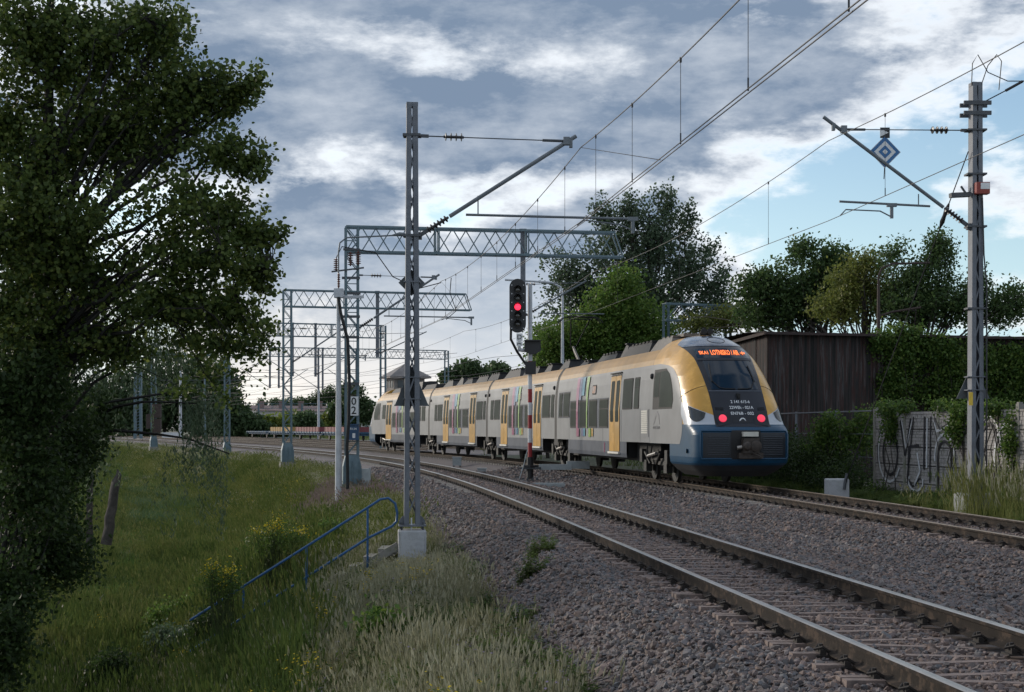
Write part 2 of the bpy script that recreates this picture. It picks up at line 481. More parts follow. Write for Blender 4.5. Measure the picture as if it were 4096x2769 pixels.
# ------------------------------------------------------------------ loose things instanced on points (stones, grass)
def templates(name, meshes):
    c = bpy.data.collections.new(name)
    for i, me in enumerate(meshes):
        o = bpy.data.objects.new('%s_%02d' % (name, i), me); c.objects.link(o)
    return c
def scatter(name, label, pts, rot, scl, idx, tint, coll, parent=None):
    me = bpy.data.meshes.new(name); n = len(pts)
    me.vertices.add(n); me.vertices.foreach_set('co', np.asarray(pts, np.float32).ravel())
    for nm, ty, dat, key in (('rot', 'FLOAT_VECTOR', rot, 'vector'), ('scl', 'FLOAT_VECTOR', scl, 'vector'), ('idx', 'INT', idx, 'value'), ('tint', 'FLOAT', tint, 'value')):
        a = me.attributes.new(nm, ty, 'POINT'); a.data.foreach_set(key, np.ascontiguousarray(np.asarray(dat).ravel()))
    o = bpy.data.objects.new(name, me); COL.objects.link(o)
    ng = bpy.data.node_groups.new(name, 'GeometryNodeTree')
    ng.interface.new_socket('Geometry', in_out='INPUT', socket_type='NodeSocketGeometry')
    ng.interface.new_socket('Geometry', in_out='OUTPUT', socket_type='NodeSocketGeometry')
    gi, go = ng.nodes.new('NodeGroupInput'), ng.nodes.new('NodeGroupOutput')
    ci = ng.nodes.new('GeometryNodeCollectionInfo'); ci.inputs[0].default_value = coll
    ci.inputs[1].default_value = True; ci.inputs[2].default_value = True
    ip = ng.nodes.new('GeometryNodeInstanceOnPoints'); ip.inputs['Pick Instance'].default_value = True
    def na(nm, ty):
        k = ng.nodes.new('GeometryNodeInputNamedAttribute'); k.data_type = ty; k.inputs[0].default_value = nm
        return next(s for s in k.outputs if s.enabled and s.name == 'Attribute')
    ng.links.new(gi.outputs[0], ip.inputs['Points']); ng.links.new(ci.outputs[0], ip.inputs['Instance'])
    ng.links.new(na('idx', 'INT'), ip.inputs['Instance Index'])
    ng.links.new(na('rot', 'FLOAT_VECTOR'), ip.inputs['Rotation']); ng.links.new(na('scl', 'FLOAT_VECTOR'), ip.inputs['Scale'])
    ng.links.new(ip.outputs[0], go.inputs[0])
    o.modifiers.new('scatter', 'NODES').node_group = ng
    tag(o, label, kind='stuff')
    if parent is not None: o.parent = parent
    return o
def stone_mesh(seed):
    import bmesh
    r = random.Random(seed); bm = bmesh.new()
    for _ in range(13):
        d = V(r.gauss(0, 1), r.gauss(0, 1), r.gauss(0, 1)).normalized()
        bm.verts.new((d.x * r.uniform(.42, .60), d.y * r.uniform(.34, .5), d.z * r.uniform(.25, .36)))
    bmesh.ops.convex_hull(bm, input=bm.verts); bmesh.ops.delete(bm, geom=[v for v in bm.verts if not v.link_faces], context='VERTS')
    me = bpy.data.meshes.new('stone'); bm.to_mesh(me); bm.free(); me.materials.append(MATS['stone']); return me
def make_stones():
    coll = templates('stone', [stone_mesh(k) for k in range(9)])
    P, S, TT = [], [], []
    for y0, y1, dens, size in ((8, 16, 680, .052), (16, 24, 520, .055), (24, 34, 340, .062), (34, 48, 210, .074), (48, 70, 80, .10)):
        # lateral span, limited to what the view takes in with a margin
        Yb = NP.uniform(y0, y1, int((y1 - y0) * 14 * dens))
        ab = NP.uniform(-3.1, 11.2, len(Yb))
        x = tx(A1, Yb) + ab
        b = x - tx(A2, Yb)
        ok = (x / Yb < .40) & (x / Yb > -.2) & (b < 2.7)
        # stones thin out towards the grass
        ok &= NP.uniform(0, 1, len(Yb)) < np.clip((ab + 3.15) * 2.2, 0, 1)
        for r_ in (-.7525, .7525):
            ok &= np.abs(ab - r_) > .095; ok &= np.abs(b - r_) > .095
        # slightly thinner over the sleepers
        over = (np.abs(ab) < 1.25) | (np.abs(b) < 1.25)
        for lat, A, near in ((ab, A1, 42.5), (b, A2, 34.5)):        # leave the steel sleepers bare
            k0 = np.round((Yb + 5.7) / .93)
            for dk in (-1, 0, 1):
                k = k0 + dk; d = np.abs(Yb - (-5.7 + .93 * k) + lat * ts(A, Yb)); sgn = np.where(k % 2 == 0, 1.0, -1.0)
                off = np.interp(sgn * lat, [-.62, .70], [.07, .30]); ok &= ~((np.abs(lat) < 1.13) & (Yb < near) & (np.abs(d - off) < .052) & (NP.uniform(0, 1, len(Yb)) < .85))
        x, Yb, ov = x[ok], Yb[ok], over[ok]
        z = height(x, Yb) + NP.uniform(-.022, .034, len(x)) - np.where(ov, .010, 0)
        P.append(np.stack([x, Yb, z], 1)); S.append(size * NP.lognormal(0, .34, len(x))); TT.append(np.where(ov, NP.normal(.50, .17, len(x)), NP.beta(1.3, 1.5, len(x))).clip(0, 1))
    P = np.concatenate(P); S = np.concatenate(S); n = len(P)
    rot = np.stack([NP.normal(0, .5, n), NP.normal(0, .5, n), NP.uniform(0, 6.28, n)], 1)
    scl = np.repeat(S[:, None], 3, 1)
    scatter('ballast_stones', 'loose crushed stones lying over the track bed', P, rot, scl, NP.integers(0, 9, n), np.concatenate(TT), coll)
    print('stones', n)
make_stones()
# ------------------------------------------------------------------ the train
M('gold_paint', (.47, .245, .024), .34, var=.08, scale=1.5, coat=.2, col2=(.56, .30, .045))
M('gold_roof', (.33, .180, .035), .40, var=.14, scale=1.5, spec=.4, coat=.1)
M('silver_paint', (.200, .202, .206), .5, metal=.1, var=.12, scale=.7, spec=.22, coat=.05)
M('skirt_paint', (.070, .080, .100), .55, var=.18, scale=1.2, spec=.15)
M('blue_paint', (.007, .050, .105), .36, var=.12, scale=1.5, spec=.35)
M('white_paint', (.40, .43, .48), .36, var=.06, scale=2, coat=.2)
M('mask_black', (.008, .011, .018), .30, var=.05, spec=.35)
M('panel_black', (.012, .016, .026), .40, var=.10, spec=.35)
M('train_glass', (.026, .032, .024), .35, var=.3, spec=.035, scale=.8)
M('windscreen_glass', (.006, .018, .034), .10, var=0, spec=.35)
M('top_glass', (.07, .09, .13), .2, var=.3, scale=2, spec=.6, coat=.3)
M('rubber', (.012, .012, .013), .75, var=.2)
M('under_dark', (.016, .015, .014), .85, var=.3, scale=6)
M('bogie_metal', (.014, .013, .012), .7, var=.3, scale=8)
M('axle_metal', (.30, .28, .26), .4, metal=.6, var=.2)
M('roof_black', (.011, .011, .012), .6, var=.3, spec=.3)
M('roof_grey', (.12, .105, .09), .6, var=.2)
M('plough_grey', (.030, .032, .036), .6, var=.2, bump=.1)
M('bumper_grille', (.009, .012, .018), .45, var=.1)
M('coupler_brown', (.045, .034, .028), .65, var=.3, scale=10)
M('lamp_red', (.25, .01, .03), .25, var=0, emit=(1.0, .06, .12), es=.5)
M('led_orange', (.5, .1, .02), .5, var=0, emit=(1.0, .20, .05), es=1.0)
M('letter_white', (.62, .64, .66), .5, var=0)
M('letter_grey', (.14, .14, .15), .5, var=0)
M('lens_dark', (.018, .024, .028), .12, var=.3, scale=6, spec=.5)
M('stripe_magenta', (.25, .038, .11), .35, var=.08, coat=.3)
M('stripe_violet', (.075, .075, .19), .35, var=.08, coat=.3)
M('stripe_cyan', (.055, .24, .34), .35, var=.08, coat=.3)
M('stripe_green', (.20, .33, .045), .35, var=.08, coat=.3)
M('stripe_orange', (.60, .38, .10), .35, var=.08, coat=.3)
M('poster', (.30, .13, .06), .4, var=.4, scale=9, col2=(.12, .16, .22))
M('bumper_slat', (.035, .042, .055), .45, var=.1)
M('white_slats', (.58, .56, .50), .5, var=.08)

_wz = ([.30, .45, .62, .68, .82, 2.3, 2.8, 3.2, 3.55, 3.64, 3.8, 4.0, 4.15, 4.28, 4.38, 4.45, 4.50, 4.52], [.95, 1.18, 1.36, 1.40, 1.42, 1.42, 1.40, 1.37, 1.32, 1.30, 1.25, 1.14, 1.02, .87, .70, .50, .27, .06])
def bw(z): return float(np.interp(z, *_wz))
def ny0(z): return float(np.interp(z, [.30, .45, .62, .7, .9, 1.45, 1.58, 1.68, 1.75, 1.82, 2.2, 2.7, 3.2, 3.7, 4.0, 4.15, 4.28, 4.38, 4.45, 4.50, 4.52], [.55, .32, .12, .03, 0, 0, .03, .12, .24, .30, .50, .84, 1.28, 1.80, 2.20, 2.46, 2.78, 3.12, 3.5, 3.95, 4.4]))
def nL(z): return float(np.interp(z, [.3, .62, 1.5, 1.8, 2.2, 2.7, 3.2, 3.7, 4.0, 4.2, 4.45, 4.52], [1.0, 1.0, .95, 1.05, 1.25, 1.5, 1.85, 2.25, 2.45, 2.3, 1.4, .7]))
def nn_(z): return float(np.interp(z, [.3, 1.5, 1.8, 2.7, 3.5, 4.1, 4.52], [4.0, 4.2, 3.1, 2.7, 2.6, 2.5, 2.1]))
def sb(x, z):
    w, n = bw(z), nn_(z); q = min(abs(x) / w, 1.0)
    return ny0(z) + nL(z) * (1 - (max(0, 1 - q ** n)) ** (1 / n))
def sx(b, z):
    w, n, y0, L = bw(z), nn_(z), ny0(z), nL(z)
    if b >= y0 + L: return w
    c = 1 - max(0.0, (b - y0)) / L
    return w * max(0, 1 - c ** n) ** (1 / n)
def fpt(x, z, e=.005):                                              # point on the nose, lifted e along the surface normal
    h = .012; q = lambda a, c: V(a, -sb(a, c), c)
    n = (q(x + h, z) - q(x - h, z)).cross(q(x, z + h) - q(x, z - h)); n = n.normalized() if n.length > 1e-9 else V(0, 1, 0)
    if n.y < 0: n = -n
    return q(x, z) + n * e
def spt(sg, b, z, e=.006): return V(sg * (sx(b, z) + e), -b, z)        # point on the side of the nose
def rrect(a0, a1, b0, b1, r, k=3):
    out = []
    for cx, cy, g0 in ((a1 - r, b1 - r, 0), (a0 + r, b1 - r, 90), (a0 + r, b0 + r, 180), (a1 - r, b0 + r, 270)):
        for i in range(k + 1):
            g = math.radians(g0 + 90 * i / k); out.append((cx + r * math.cos(g), cy + r * math.sin(g)))
    return out

def nose_shell(car):
    zs = [.30, .38, .45, .54, .62, .6201, .68, .75, .85, 1.0, 1.2, 1.2001, 1.35, 1.48, 1.55, 1.60, 1.65, 1.70, 1.74, 1.7801, 1.79, 1.9, 2.05, 2.2, 2.4, 2.6, 2.8, 3.0, 3.2, 3.4, 3.55, 3.7, 3.8, 3.9, 4.0, 4.08, 4.15, 4.22, 4.28, 4.33, 4.38, 4.42, 4.45, 4.48, 4.50, 4.51, 4.52]
    mb = MB(); rows = []
    N = 22
    for z in zs:
        w, n, y0, L = bw(z), nn_(z), ny0(z), nL(z); be = 2.85 if z <= 1.2 else 5.2
        half = []
        for i in range(N + 1):
            t = (math.pi / 2) * i / N
            half.append((w * math.sin(t) ** (2 / n) if t > 0 else 0.0, y0 + L * (1 - max(0, math.cos(t)) ** (2 / n))))
        bs = half[-1][1]
        for i in range(1, 4): half.append((w, max(bs, bs + (be - bs) * i / 3)))
        rows.append([V(-x, -b, z) for x, b in half[:0:-1]] + [V(x, -b, z) for x, b in half])
    nc = len(rows[0])
    for i in range(len(zs) - 1):
        zm = (zs[i] + zs[i + 1]) / 2
        mb.mat(0 if zm < .62 else (1 if zm < 1.7801 else 2))
        mb.grid([rows[i], rows[i + 1]])
    mb.mat(2); mb.add(rows[-1], [tuple(range(nc))])
    back = [rows[i][-1] for i in range(len(zs)) if zs[i] > 1.2]; back += [rows[i][0] for i in range(len(zs) - 1, -1, -1) if zs[i] > 1.2]
    mb.add(back, [tuple(range(len(back)))])
    return mb.build('nose_shell', ['plough_grey', 'blue_paint', 'gold_paint'], car, smooth=50)
def patch(car, name, mat, rows, flip=False, label=None):
    mb = MB(); mb.grid(rows, flip); return mb.build(name, mat, car, smooth=40, label=label)
def front_patch(car, name, mat, zs, hw, e, zc=0.0, label=None):
    """conforming patch: half width hw(z), columns across"""
    rows = []
    for z in zs:
        h = hw(z); rows.append([fpt(-h + 2 * h * k / 40, z, e) for k in range(41)])
    return patch(car, name, mat, rows, True, label)
def lin(a, b, n): return [a + (b - a) * i / n for i in range(n + 1)]
_arch = ([1.2, 1.45, 1.7, 2.2, 2.42, 2.7, 2.95, 3.2, 3.45, 3.58, 3.635], [1.75, 1.55, 1.47, 1.50, 1.60, 1.82, 2.05, 2.35, 2.85, 3.45, 4.3])
def side_front(z): return float(np.interp(z, *_arch))
def mask_hw(z): return float(np.interp(z, [1.6, 1.75, 2.7, 3.7, 4.05, 4.36], [.70, .79, .80, .84, .90, .97 if False else .34]))

def nose(car, sides, full):
    nose_shell(car)
    mz = lin(1.70, 3.9, 26)
    hw_up = lambda z: float(np.interp(z, [1.70, 1.8, 2.7, 3.7, 3.95, 4.12, 4.22, 4.30], [.80, .79, .80, .86, .91, .94, .94, .9]))
    front_patch(car, 'mask_panel', 'mask_black', mz + lin(3.94, 4.10, 4), hw_up, .006)
    front_patch(car, 'roof_glazing', 'top_glass', lin(4.085, 4.44, 14), lambda z: min(.93, bw(z) * .93), .016)
    front_patch(car, 'windscreen', 'windscreen_glass', lin(2.76, 3.62, 12), lambda z: .70, .014)
    front_patch(car, 'display_window', 'windscreen_glass', lin(3.71, 4.0, 8), lambda z: .78, .013)
    front_patch(car, 'front_panel', 'panel_black', lin(1.73, 2.70, 12), lambda z: .77, .012)
    for sg in (-1, 1):
        # white band under the gold, wrapping to the side
        def band(q, f, e, z0=1.768):
            zt = 2.03 + .40 * q ** .85; z = z0 + (zt - z0) * f
            w, n, y0, L = bw(z), nn_(z), ny0(z), nL(z)
            t0 = math.asin((.79 / w) ** (n / 2)); c1 = 1 - min(1, (1.62 - y0) / L); t1 = math.acos(max(0, c1) ** (n / 2))
            t = t0 + (t1 - t0) * q
            return V(sg * (w * math.sin(t) ** (2 / n) + e * .8), -(y0 + L * (1 - math.cos(t) ** (2 / n))) + e, z)
        patch(car, 'white_band', 'white_paint', [[band(k / 20, f, .009) for k in range(21)] for f in lin(0, 1, 10)], sg > 0)
        rows = []
        for f in lin(0, 1, 8):
            r = []
            for k in range(13):
                q = .16 + .62 * k / 12; d = math.sqrt(max(0, 1 - ((k / 12 - .5) * 2) ** 2)) * .80
                r.append(band(q, .97 - d * (1 - f), .016))
            rows.append(r)
        patch(car, 'headlight', 'lens_dark', rows, sg > 0)
    for sg in sides:
        zs = lin(1.205, 3.635, 30)
        patch(car, 'side_panel', 'silver_paint', [[spt(sg, side_front(z) + (5.22 - side_front(z)) * (k / 24) ** 1.3, z, .006) for k in range(25)] for z in zs], sg > 0)
        # cab side window: quarter light with an arched front edge and a drop window behind it
        def wf(z): return float(np.interp(z, [2.28, 2.5, 2.8, 3.1, 3.3, 3.45], [2.62, 2.52, 2.62, 2.85, 3.1, 3.55]))
        patch(car, 'cab_window_surround', 'rubber', [[spt(sg, wf(z) - .05 + (4.9 - wf(z)) * k / 16, z, .010) for k in range(17)] for z in lin(2.24, 3.47, 14)], sg > 0)
        patch(car, 'cab_window', 'train_glass', [[spt(sg, wf(z) + (4.05 - wf(z)) * k / 12, z, .016) for k in range(13)] for z in lin(2.30, 3.40, 12)], sg > 0)
        patch(car, 'cab_window', 'train_glass', [[spt(sg, 4.15 + .58 * k / 3, z, .016) for k in range(4)] for z in lin(2.62, 3.38, 4)], sg > 0)
    if not full: return
    sg = 1
    # seam where the glass fibre hood meets the cab
    for s in (-1, 1):
        mb = MB(); pts = []
        for i in range(16):
            q = i / 15; z = 2.88 - .35 * q ** 1.3; w, n = bw(z), nn_(z)
            t0 = math.asin((.82 / w) ** (n / 2)); t1 = math.pi / 2 * .93; t = t0 + (t1 - t0) * q
            pts.append(V(s * (w * math.sin(t) ** (2 / n) + .002), -(ny0(z) + nL(z) * (1 - math.cos(t) ** (2 / n))) + .003, z))
        mb.path(pts, .007, 5); mb.build('hood_seam', 'rubber', car)
    # oval hatch ring in the roof glazing
    mb = MB(); pts = [fpt(.02 + .25 * math.cos(g), 4.27 + .10 * math.sin(g), .016) for g in lin(0, 2 * math.pi, 26)]
    mb.path(pts, .012, 5, caps=False); mb.build('hatch_ring', 'rubber', car)
    # bar below the display, dark frame round the windscreen
    front_patch(car, 'windscreen_bar', 'panel_black', lin(3.63, 3.70, 2), lambda z: .82, .022)
    front_patch(car, 'windscreen_sill', 'skirt_paint', lin(2.70, 2.735, 2), lambda z: .79, .020)
    for x0, x1, zt in ((-.30, -.60, 3.45), (.28, .62, 3.5)):
        mb = MB(); mb.path([fpt(x0, 2.77, .03), fpt(x0 + (x1 - x0) * .55, 2.80, .035), fpt(x1, 3.0, .035), fpt(x1 * .98, zt - .35, .035)], .014, 5)
        mb.path([fpt(x1 * 1.02, 2.98, .04), fpt(x1 * .92, zt, .04)], .018, 5); mb.path([fpt(x0, 2.775, .03), fpt(x0 - .25 * np.sign(x0), 2.77, .03)], .016, 5)
        mb.build('wiper', 'rubber', car)
    # camera, lamps, badge
    mb = MB(); c = fpt(0, 2.56, .03); mb.box(c, (.10, .10, .15)); mb.box(c + V(0, .05, -.01), (.06, .05, .06)); mb.build('front_camera', 'rubber', car)
    for s in (-1, 1):
        mb = MB(); z0 = 1.93
        rows = [[fpt(s * (.33 + (.40 + .06 * f) * k / 5) if True else 0, z0 - .17 + .38 * f - .05 * (k / 5) * (1 - f) - .10 * (1 - k / 5) * f, .022) for k in range(6)] for f in lin(0, 1, 4)]
        patch(car, 'lamp_panel', 'mask_black', rows, s < 0)
        c = fpt(s * .56, 1.93, .02); d = V(0, 1, .42).normalized()
        MB().lathe([(.115, 0), (.115, .02), (.10, .035), (.06, .045), (.001, .05)], c, d, 20).build('tail_light', 'lamp_red', car, smooth=40)
        mb = MB()
        for i in range(3): mb.bar(fpt(s * .50, 2.17 + .03 * i, .02), fpt(s * .72, 2.18 + .03 * i, .02), .012, .012)
        mb.build('panel_handle', 'rubber', car)
    rows = [[fpt(-.30 + .60 * k / 6, 1.80 + .21 * f - .03 * (1 - abs(k / 3 - 1)) * f, .020) for k in range(7)] for f in lin(0, 1, 3)]
    patch(car, 'badge_recess', 'mask_black', rows, True)
    def swoosh(o, ux, uy, s, mat, nm, d):
        outer = [(-.5, -.28), (-.38, .02), (-.15, .22), (.15, .26), (.38, .12), (.5, -.28)]; inner = [(.36, -.10), (.18, .06), (-.02, .08), (-.18, -.02), (-.28, -.16)]
        MB().prism([(a * s, b * s) for a, b in outer + inner][::-1], o, ux, uy, d).build(nm, mat, car)
    swoosh(fpt(0, 1.90, .024), V(-1, 0, 0), V(0, -.4, 1).normalized(), .20, 'letter_white', 'badge', V(0, .008, .003))
    for s, z, wd in (('2 141 615-6', 2.40, .56), ('22WEh - 021A', 2.235, .70), ('EN76B - 002', 2.07, .67)):
        text_mesh(s, .135, 'lettering', 'letter_white', V(0, 0, 0), V(-1, 0, 0), V(0, 0, 1), car, .003, fit=wd, warp=lambda a, c, d, z=z: fpt(-.03 - a, z + c * .86, .022 + d))
    z = 3.85; uy = V(0, -(sb(0, z + .1) - sb(0, z - .1)), .2)
    text_mesh('SKA1', .20, 'display_lettering', 'led_orange', V(0, 0, 0), V(-1, 0, 0), V(0, 0, 1), car, .003, fit=.22, warp=lambda a, c, d: fpt(.57 - a, 3.86 + c * .72, .022 + d))
    text_mesh('LOTNISKO / AIR', .29, 'display_lettering', 'led_orange', V(0, 0, 0), V(-1, 0, 0), V(0, 0, 1), car, .003, fit=.84, warp=lambda a, c, d: fpt(-.02 - a, 3.86 + c * .72, .022 + d))
    plane = [(-.10, 0), (-.03, .02), (.0, .075), (.03, .075), (.015, .02), (.07, .02), (.09, .045), (.11, .045), (.10, 0), (.11, -.045), (.09, -.045), (.07, -.02), (.015, -.02), (.03, -.075), (.0, -.075), (-.03, -.02)]
    MB().prism(plane, fpt(-.56, z, .03), V(-1, -.55, 0).normalized(), uy.normalized(), V(0, .006, .004)).build('display_symbol', 'led_orange', car)
    # bumper: dark grille panels with slats, black mouth, coupler
    for s in (-1, 1):
        rows = [[fpt(s * (.44 + .76 * k / 10), .84 + .70 * f, .008) for k in range(11)] for f in lin(0, 1, 6)]
        patch(car, 'grille_panel', 'bumper_grille', rows, s < 0)
        for i in range(9):
            mb = MB(); z = .93 + i * .062; mb.path([fpt(s * (.50 + .58 * k / 8), z, .018) for k in range(9)], .011, 5); mb.build('grille_slat', 'bumper_slat', car)
        mb = MB(); pts = [fpt(s * .42, .81, .016)] + [fpt(s * (.42 + .80 * k / 8), .81, .016) for k in range(1, 9)] + [fpt(s * 1.25, .9, .016), fpt(s * 1.25, 1.5, .016)] + [fpt(s * (1.22 - .80 * k / 8), 1.58, .016) for k in range(9)]
        mb.path(pts, .022, 6); mb.build('grille_rim', 'blue_paint', car, smooth=50)
        mb = MB(); mb.prism(rrect(-.09, .09, -.06, .06, .03), spt(s, .98, 1.02, .012), V(-s * .35, -.9, 0).normalized(), V(0, 0, 1), V(s * .012, .008, 0)); mb.build('socket_cover', 'skirt_paint', car)
    rows = [[fpt(-.44 + .88 * k / 8, .80 + .80 * f, .012) for k in range(9)] for f in lin(0, 1, 6)]
    patch(car, 'bumper_mouth', 'rubber', rows, True)
    cp = MB(); cp.box((-.08, .10, 1.18), (.46, .30, .42)); cp.lathe([(.12, 0), (.13, .05), (.09, .12), (.02, .14)], (.06, .24, 1.17), (0, 1, 0), 14); cp.lathe([(.15, 0), (.16, .07), (.11, .09)], (-.20, .23, 1.17), (0, 1, 0), 14)
    cp.box((-.10, .05, .90), (.7, .24, .16)); cp.tube((-.05, .22, 1.02), (-.38, .33, .84), .018, 6); cp.build('coupler', 'coupler_brown', car, smooth=40)
    cp = MB(); cp.box((-.10, .06, 1.50), (.44, .16, .13)); cp.build('coupler_lamp_box', 'white_slats', car)
    cp = MB(); cp.tube((.30, .14, 1.12), (.17, .16, 1.14), .055, 10); cp.build('coupler_cap', 'axle_metal', car, smooth=40)
    # horns on the roof
    for x in (-.10, .10):
        MB().lathe([(.035, 0), (.045, .2), (.10, .28), (.10, .30), (.05, .31)], (x, -4.05, 4.60), (0, 1, .05), 14).build('horn', 'rubber', car, smooth=40)
    MB().box((0, -4.0, 4.52), (.34, .14, .14)).build('horn_bracket', 'rubber', car)

def body(car, L, b0, b1, arches):
    """straight body from b0 to b1; arches: list of (from, to) where the skirt is cut for the bogie"""
    prof = [.68, .82, 1.21, 2.3, 2.8, 3.2, 3.55, 3.64, 3.8, 4.0, 4.13]
    cuts = sorted({b0, b1, *[c for a in arches for c in a if b0 < c < b1]})
    mb = MB()
    for p, q in zip(cuts[:-1], cuts[1:]):
        arch = any(a <= (p + q) / 2 <= b for a, b in arches); zl = [z for z in prof if z >= (1.2 if arch else 0)]
        for sg in (-1, 1):
            for za, zb in zip(zl[:-1], zl[1:]):
                mb.mat(0 if zb <= 1.211 else (1 if zb <= 3.641 else 2))
                mb.grid([[V(sg * bw(za), -p, za), V(sg * bw(za), -q, za)], [V(sg * bw(zb), -p, zb), V(sg * bw(zb), -q, zb)]], sg < 0)
        mb.mat(3); x = bw(4.13)
        mb.add([V(-x, -p, 4.13), V(x, -p, 4.13), V(x, -q, 4.13), V(-x, -q, 4.13)], [(0, 3, 2, 1)])
        x = bw(zl[0]); mb.mat(3); mb.add([V(-x, -p, zl[0]), V(x, -p, zl[0]), V(x, -q, zl[0]), V(-x, -q, zl[0])], [(0, 1, 2, 3)])
    mb.mat(3)
    for b in (b0, b1):
        pts = [V(s * bw(z), -b, z) for s, zz in ((1, prof[2:]), (-1, prof[:1:-1])) for z in zz]
        mb.add(pts, [tuple(range(len(pts)))])
    # edges of the wheel cut-outs
    for a in arches:
        for c in a:
            if b0 < c < b1: mb.add([V(-1.36, -c, .68), V(1.36, -c, .68), V(1.36, -c, 1.21), V(-1.36, -c, 1.21)], [(0, 1, 2, 3)])
    o = mb.build('body_shell', ['skirt_paint', 'silver_paint', 'gold_roof', 'roof_black'], car, smooth=25)
    # dark box below the floor, added to block light behind the wheels
    MB().box((0, -(b0 + b1) / 2, .88), (2.1, b1 - b0 - .1, .6)).build('underbody_blocker', 'under_dark', car)
    return o
def side_frame(sg, b, z0, z1):
    """origin and axes of a flat panel on the side between heights z0 and z1"""
    return V(sg * bw(z0), -b, z0), V(0, -1, 0), V(sg * (bw(z1) - bw(z0)), 0, z1 - z0).normalized(), V(sg, 0, 0)
def window(car, sg, ba, bb, z0, z1, split=0.0, mat='train_glass'):
    o, ux, uy, n = side_frame(sg, ba, z0, z1); w, h = bb - ba, z1 - z0
    mb = MB(); mb.prism(rrect(0, w, 0, h, .07), o + n * .0, ux, uy, n * .022)
    mb.mat(1).prism(rrect(.045, w - .045, .045, (h - .045) if not split else h * split, .05), o + n * .002, ux, uy, n * .026)
    if split: mb.prism(rrect(.045, w - .045, h * split + .035, h - .045, .04), o + n * .002, ux, uy, n * .026)
    return mb.build('window', ['rubber', mat], car)
def door(car, sg, ba, bb, z0=.87, z1=3.46):
    o, ux, uy, n = side_frame(sg, ba, 2.3, 3.46); w = bb - ba; hb, ht = 2.3 - z0, 3.46 - 2.3
    # door leaf bends with the body side: lower part upright, upper part leaning in
    mb = MB(); half = (w - .03) / 2
    for a in (0, half + .03):
        mb.prism([(a, 0), (a + half, 0), (a + half, hb), (a, hb)], V(sg * 1.42, -ba, z0), ux, V(0, 0, 1), n * .018)
        mb.prism([(a, 0), (a + half, 0), (a + half, ht), (a, ht)], o, ux, uy, n * .018)
    d = mb.build('door', 'gold_paint', car)
    mb = MB(); mb.prism([(-.04, 0), (w + .04, 0), (w + .04, hb), (-.04, hb)], V(sg * 1.42, -ba, z0), ux, V(0, 0, 1), n * .010)
    mb.prism([(-.04, 0), (w + .04, 0), (w + .04, ht + .05), (-.04, ht + .05)], o, ux, uy, n * .010); mb.build('door_frame', 'rubber', car)
    for a in (.12, half + .15):
        ww = half - .26
        mb = MB(); mb.prism(rrect(a, a + ww, 0, .42, .08)[:], V(sg * 1.42, -ba, 1.88), ux, V(0, 0, 1), n * .024)
        mb.prism(rrect(a, a + ww, 0, 1.02, .08), o + uy * (-.02), ux, uy, n * .026); mb.build('door_window', 'train_glass', car)
    MB().box((sg * 1.44, -(ba + bb) / 2, .82), (.10, w + .1, .07)).build('door_step', 'white_slats', car)
    MB().box((sg * 1.33, -(ba + bb) / 2, 3.56), (.10, w + .1, .035)).build('door_header', 'rubber', car)
def stripe(car, sg, b, w, z0, z1, mat, taper=0.0):
    zs = [z for z in (z0, 2.3, 2.8, 3.2, 3.55) if z0 <= z < z1] + [z1]
    rows = []
    for z in zs:
        f = (z - z0) / (z1 - z0); a = w * (1 - taper * (1 - f)); rows.append([V(sg * (bw(z) + .032), -b + a / 2, z), V(sg * (bw(z) + .032), -b - a / 2, z)])
    mb = MB(); mb.grid(rows, sg < 0); mb.build('livery_stripe', mat, car)
def livery(car, sg, bA, bB, d):
    """coloured ribbons; bA..bB the low window group, d=+1 when the order runs towards the rear"""
    f = lambda t: bA + (bB - bA) * t
    for t, w, z0, z1, m, tp in ((.77, .50, 1.34, 1.66, 'stripe_magenta', 0), (.64, .36, 1.36, 1.66, 'stripe_violet', 0), (.59, .26, 1.36, 1.66, 'stripe_cyan', 0), (.45, .38, 1.34, 1.66, 'stripe_green', 0), (.38, .22, 1.36, 1.66, 'stripe_orange', 0),
                                 (.79, .50, 2.74, 3.6, 'stripe_magenta', 0), (.715, .42, 2.74, 3.6, 'stripe_violet', 0), (.645, .50, 2.90, 3.6, 'stripe_cyan', 0), (.53, .48, 2.74, 3.6, 'stripe_green', .45)):
        if d < 0: t = 1 - t
        stripe(car, sg, f(t), w, z0, z1, m, tp)
    for t, m in ((.79, 'stripe_magenta'), (.525, 'stripe_green')):
        if d < 0: t = 1 - t
        o = stripe(car, sg, f(t), (.34 if m != 'stripe_green' else .20), 1.66, 2.74, m)
def dark_band(car, sg, ba, bb, z0, z1, slant=.25):
    zs = lin(z0, z1, 3)
    mb = MB(); mb.grid([[V(sg * (bw(z) + .008), -ba, z), V(sg * (bw(z) + .008), -bb - slant * (z - z0) / (z1 - z0), z)] for z in zs], sg < 0); mb.build('window_band', 'skirt_paint', car)
def roof_box(car, ba, bb, h, w=1.5, mat='roof_black', sl=.3, z=4.13):
    mb = MB(); a, c = w / 2, w / 2 - .22
    vs = [V(x, -b, zz) for b, x, zz in ((ba, -a, z), (ba, a, z), (ba + sl, c, z + h), (ba + sl, -c, z + h), (bb, -a, z), (bb, a, z), (bb - sl, c, z + h), (bb - sl, -c, z + h))]
    mb.add(vs, [(0, 1, 2, 3), (5, 4, 7, 6), (3, 2, 6, 7), (1, 5, 6, 2), (4, 0, 3, 7)])
    for i in range(int((bb - ba) / .5)):
        b = ba + sl + .1 + i * .5
        if b < bb - sl - .1: mb.box((c * .6, -b, z + h + .02), (.5, .28, .05))
    return mb.build('roof_unit', mat, car)
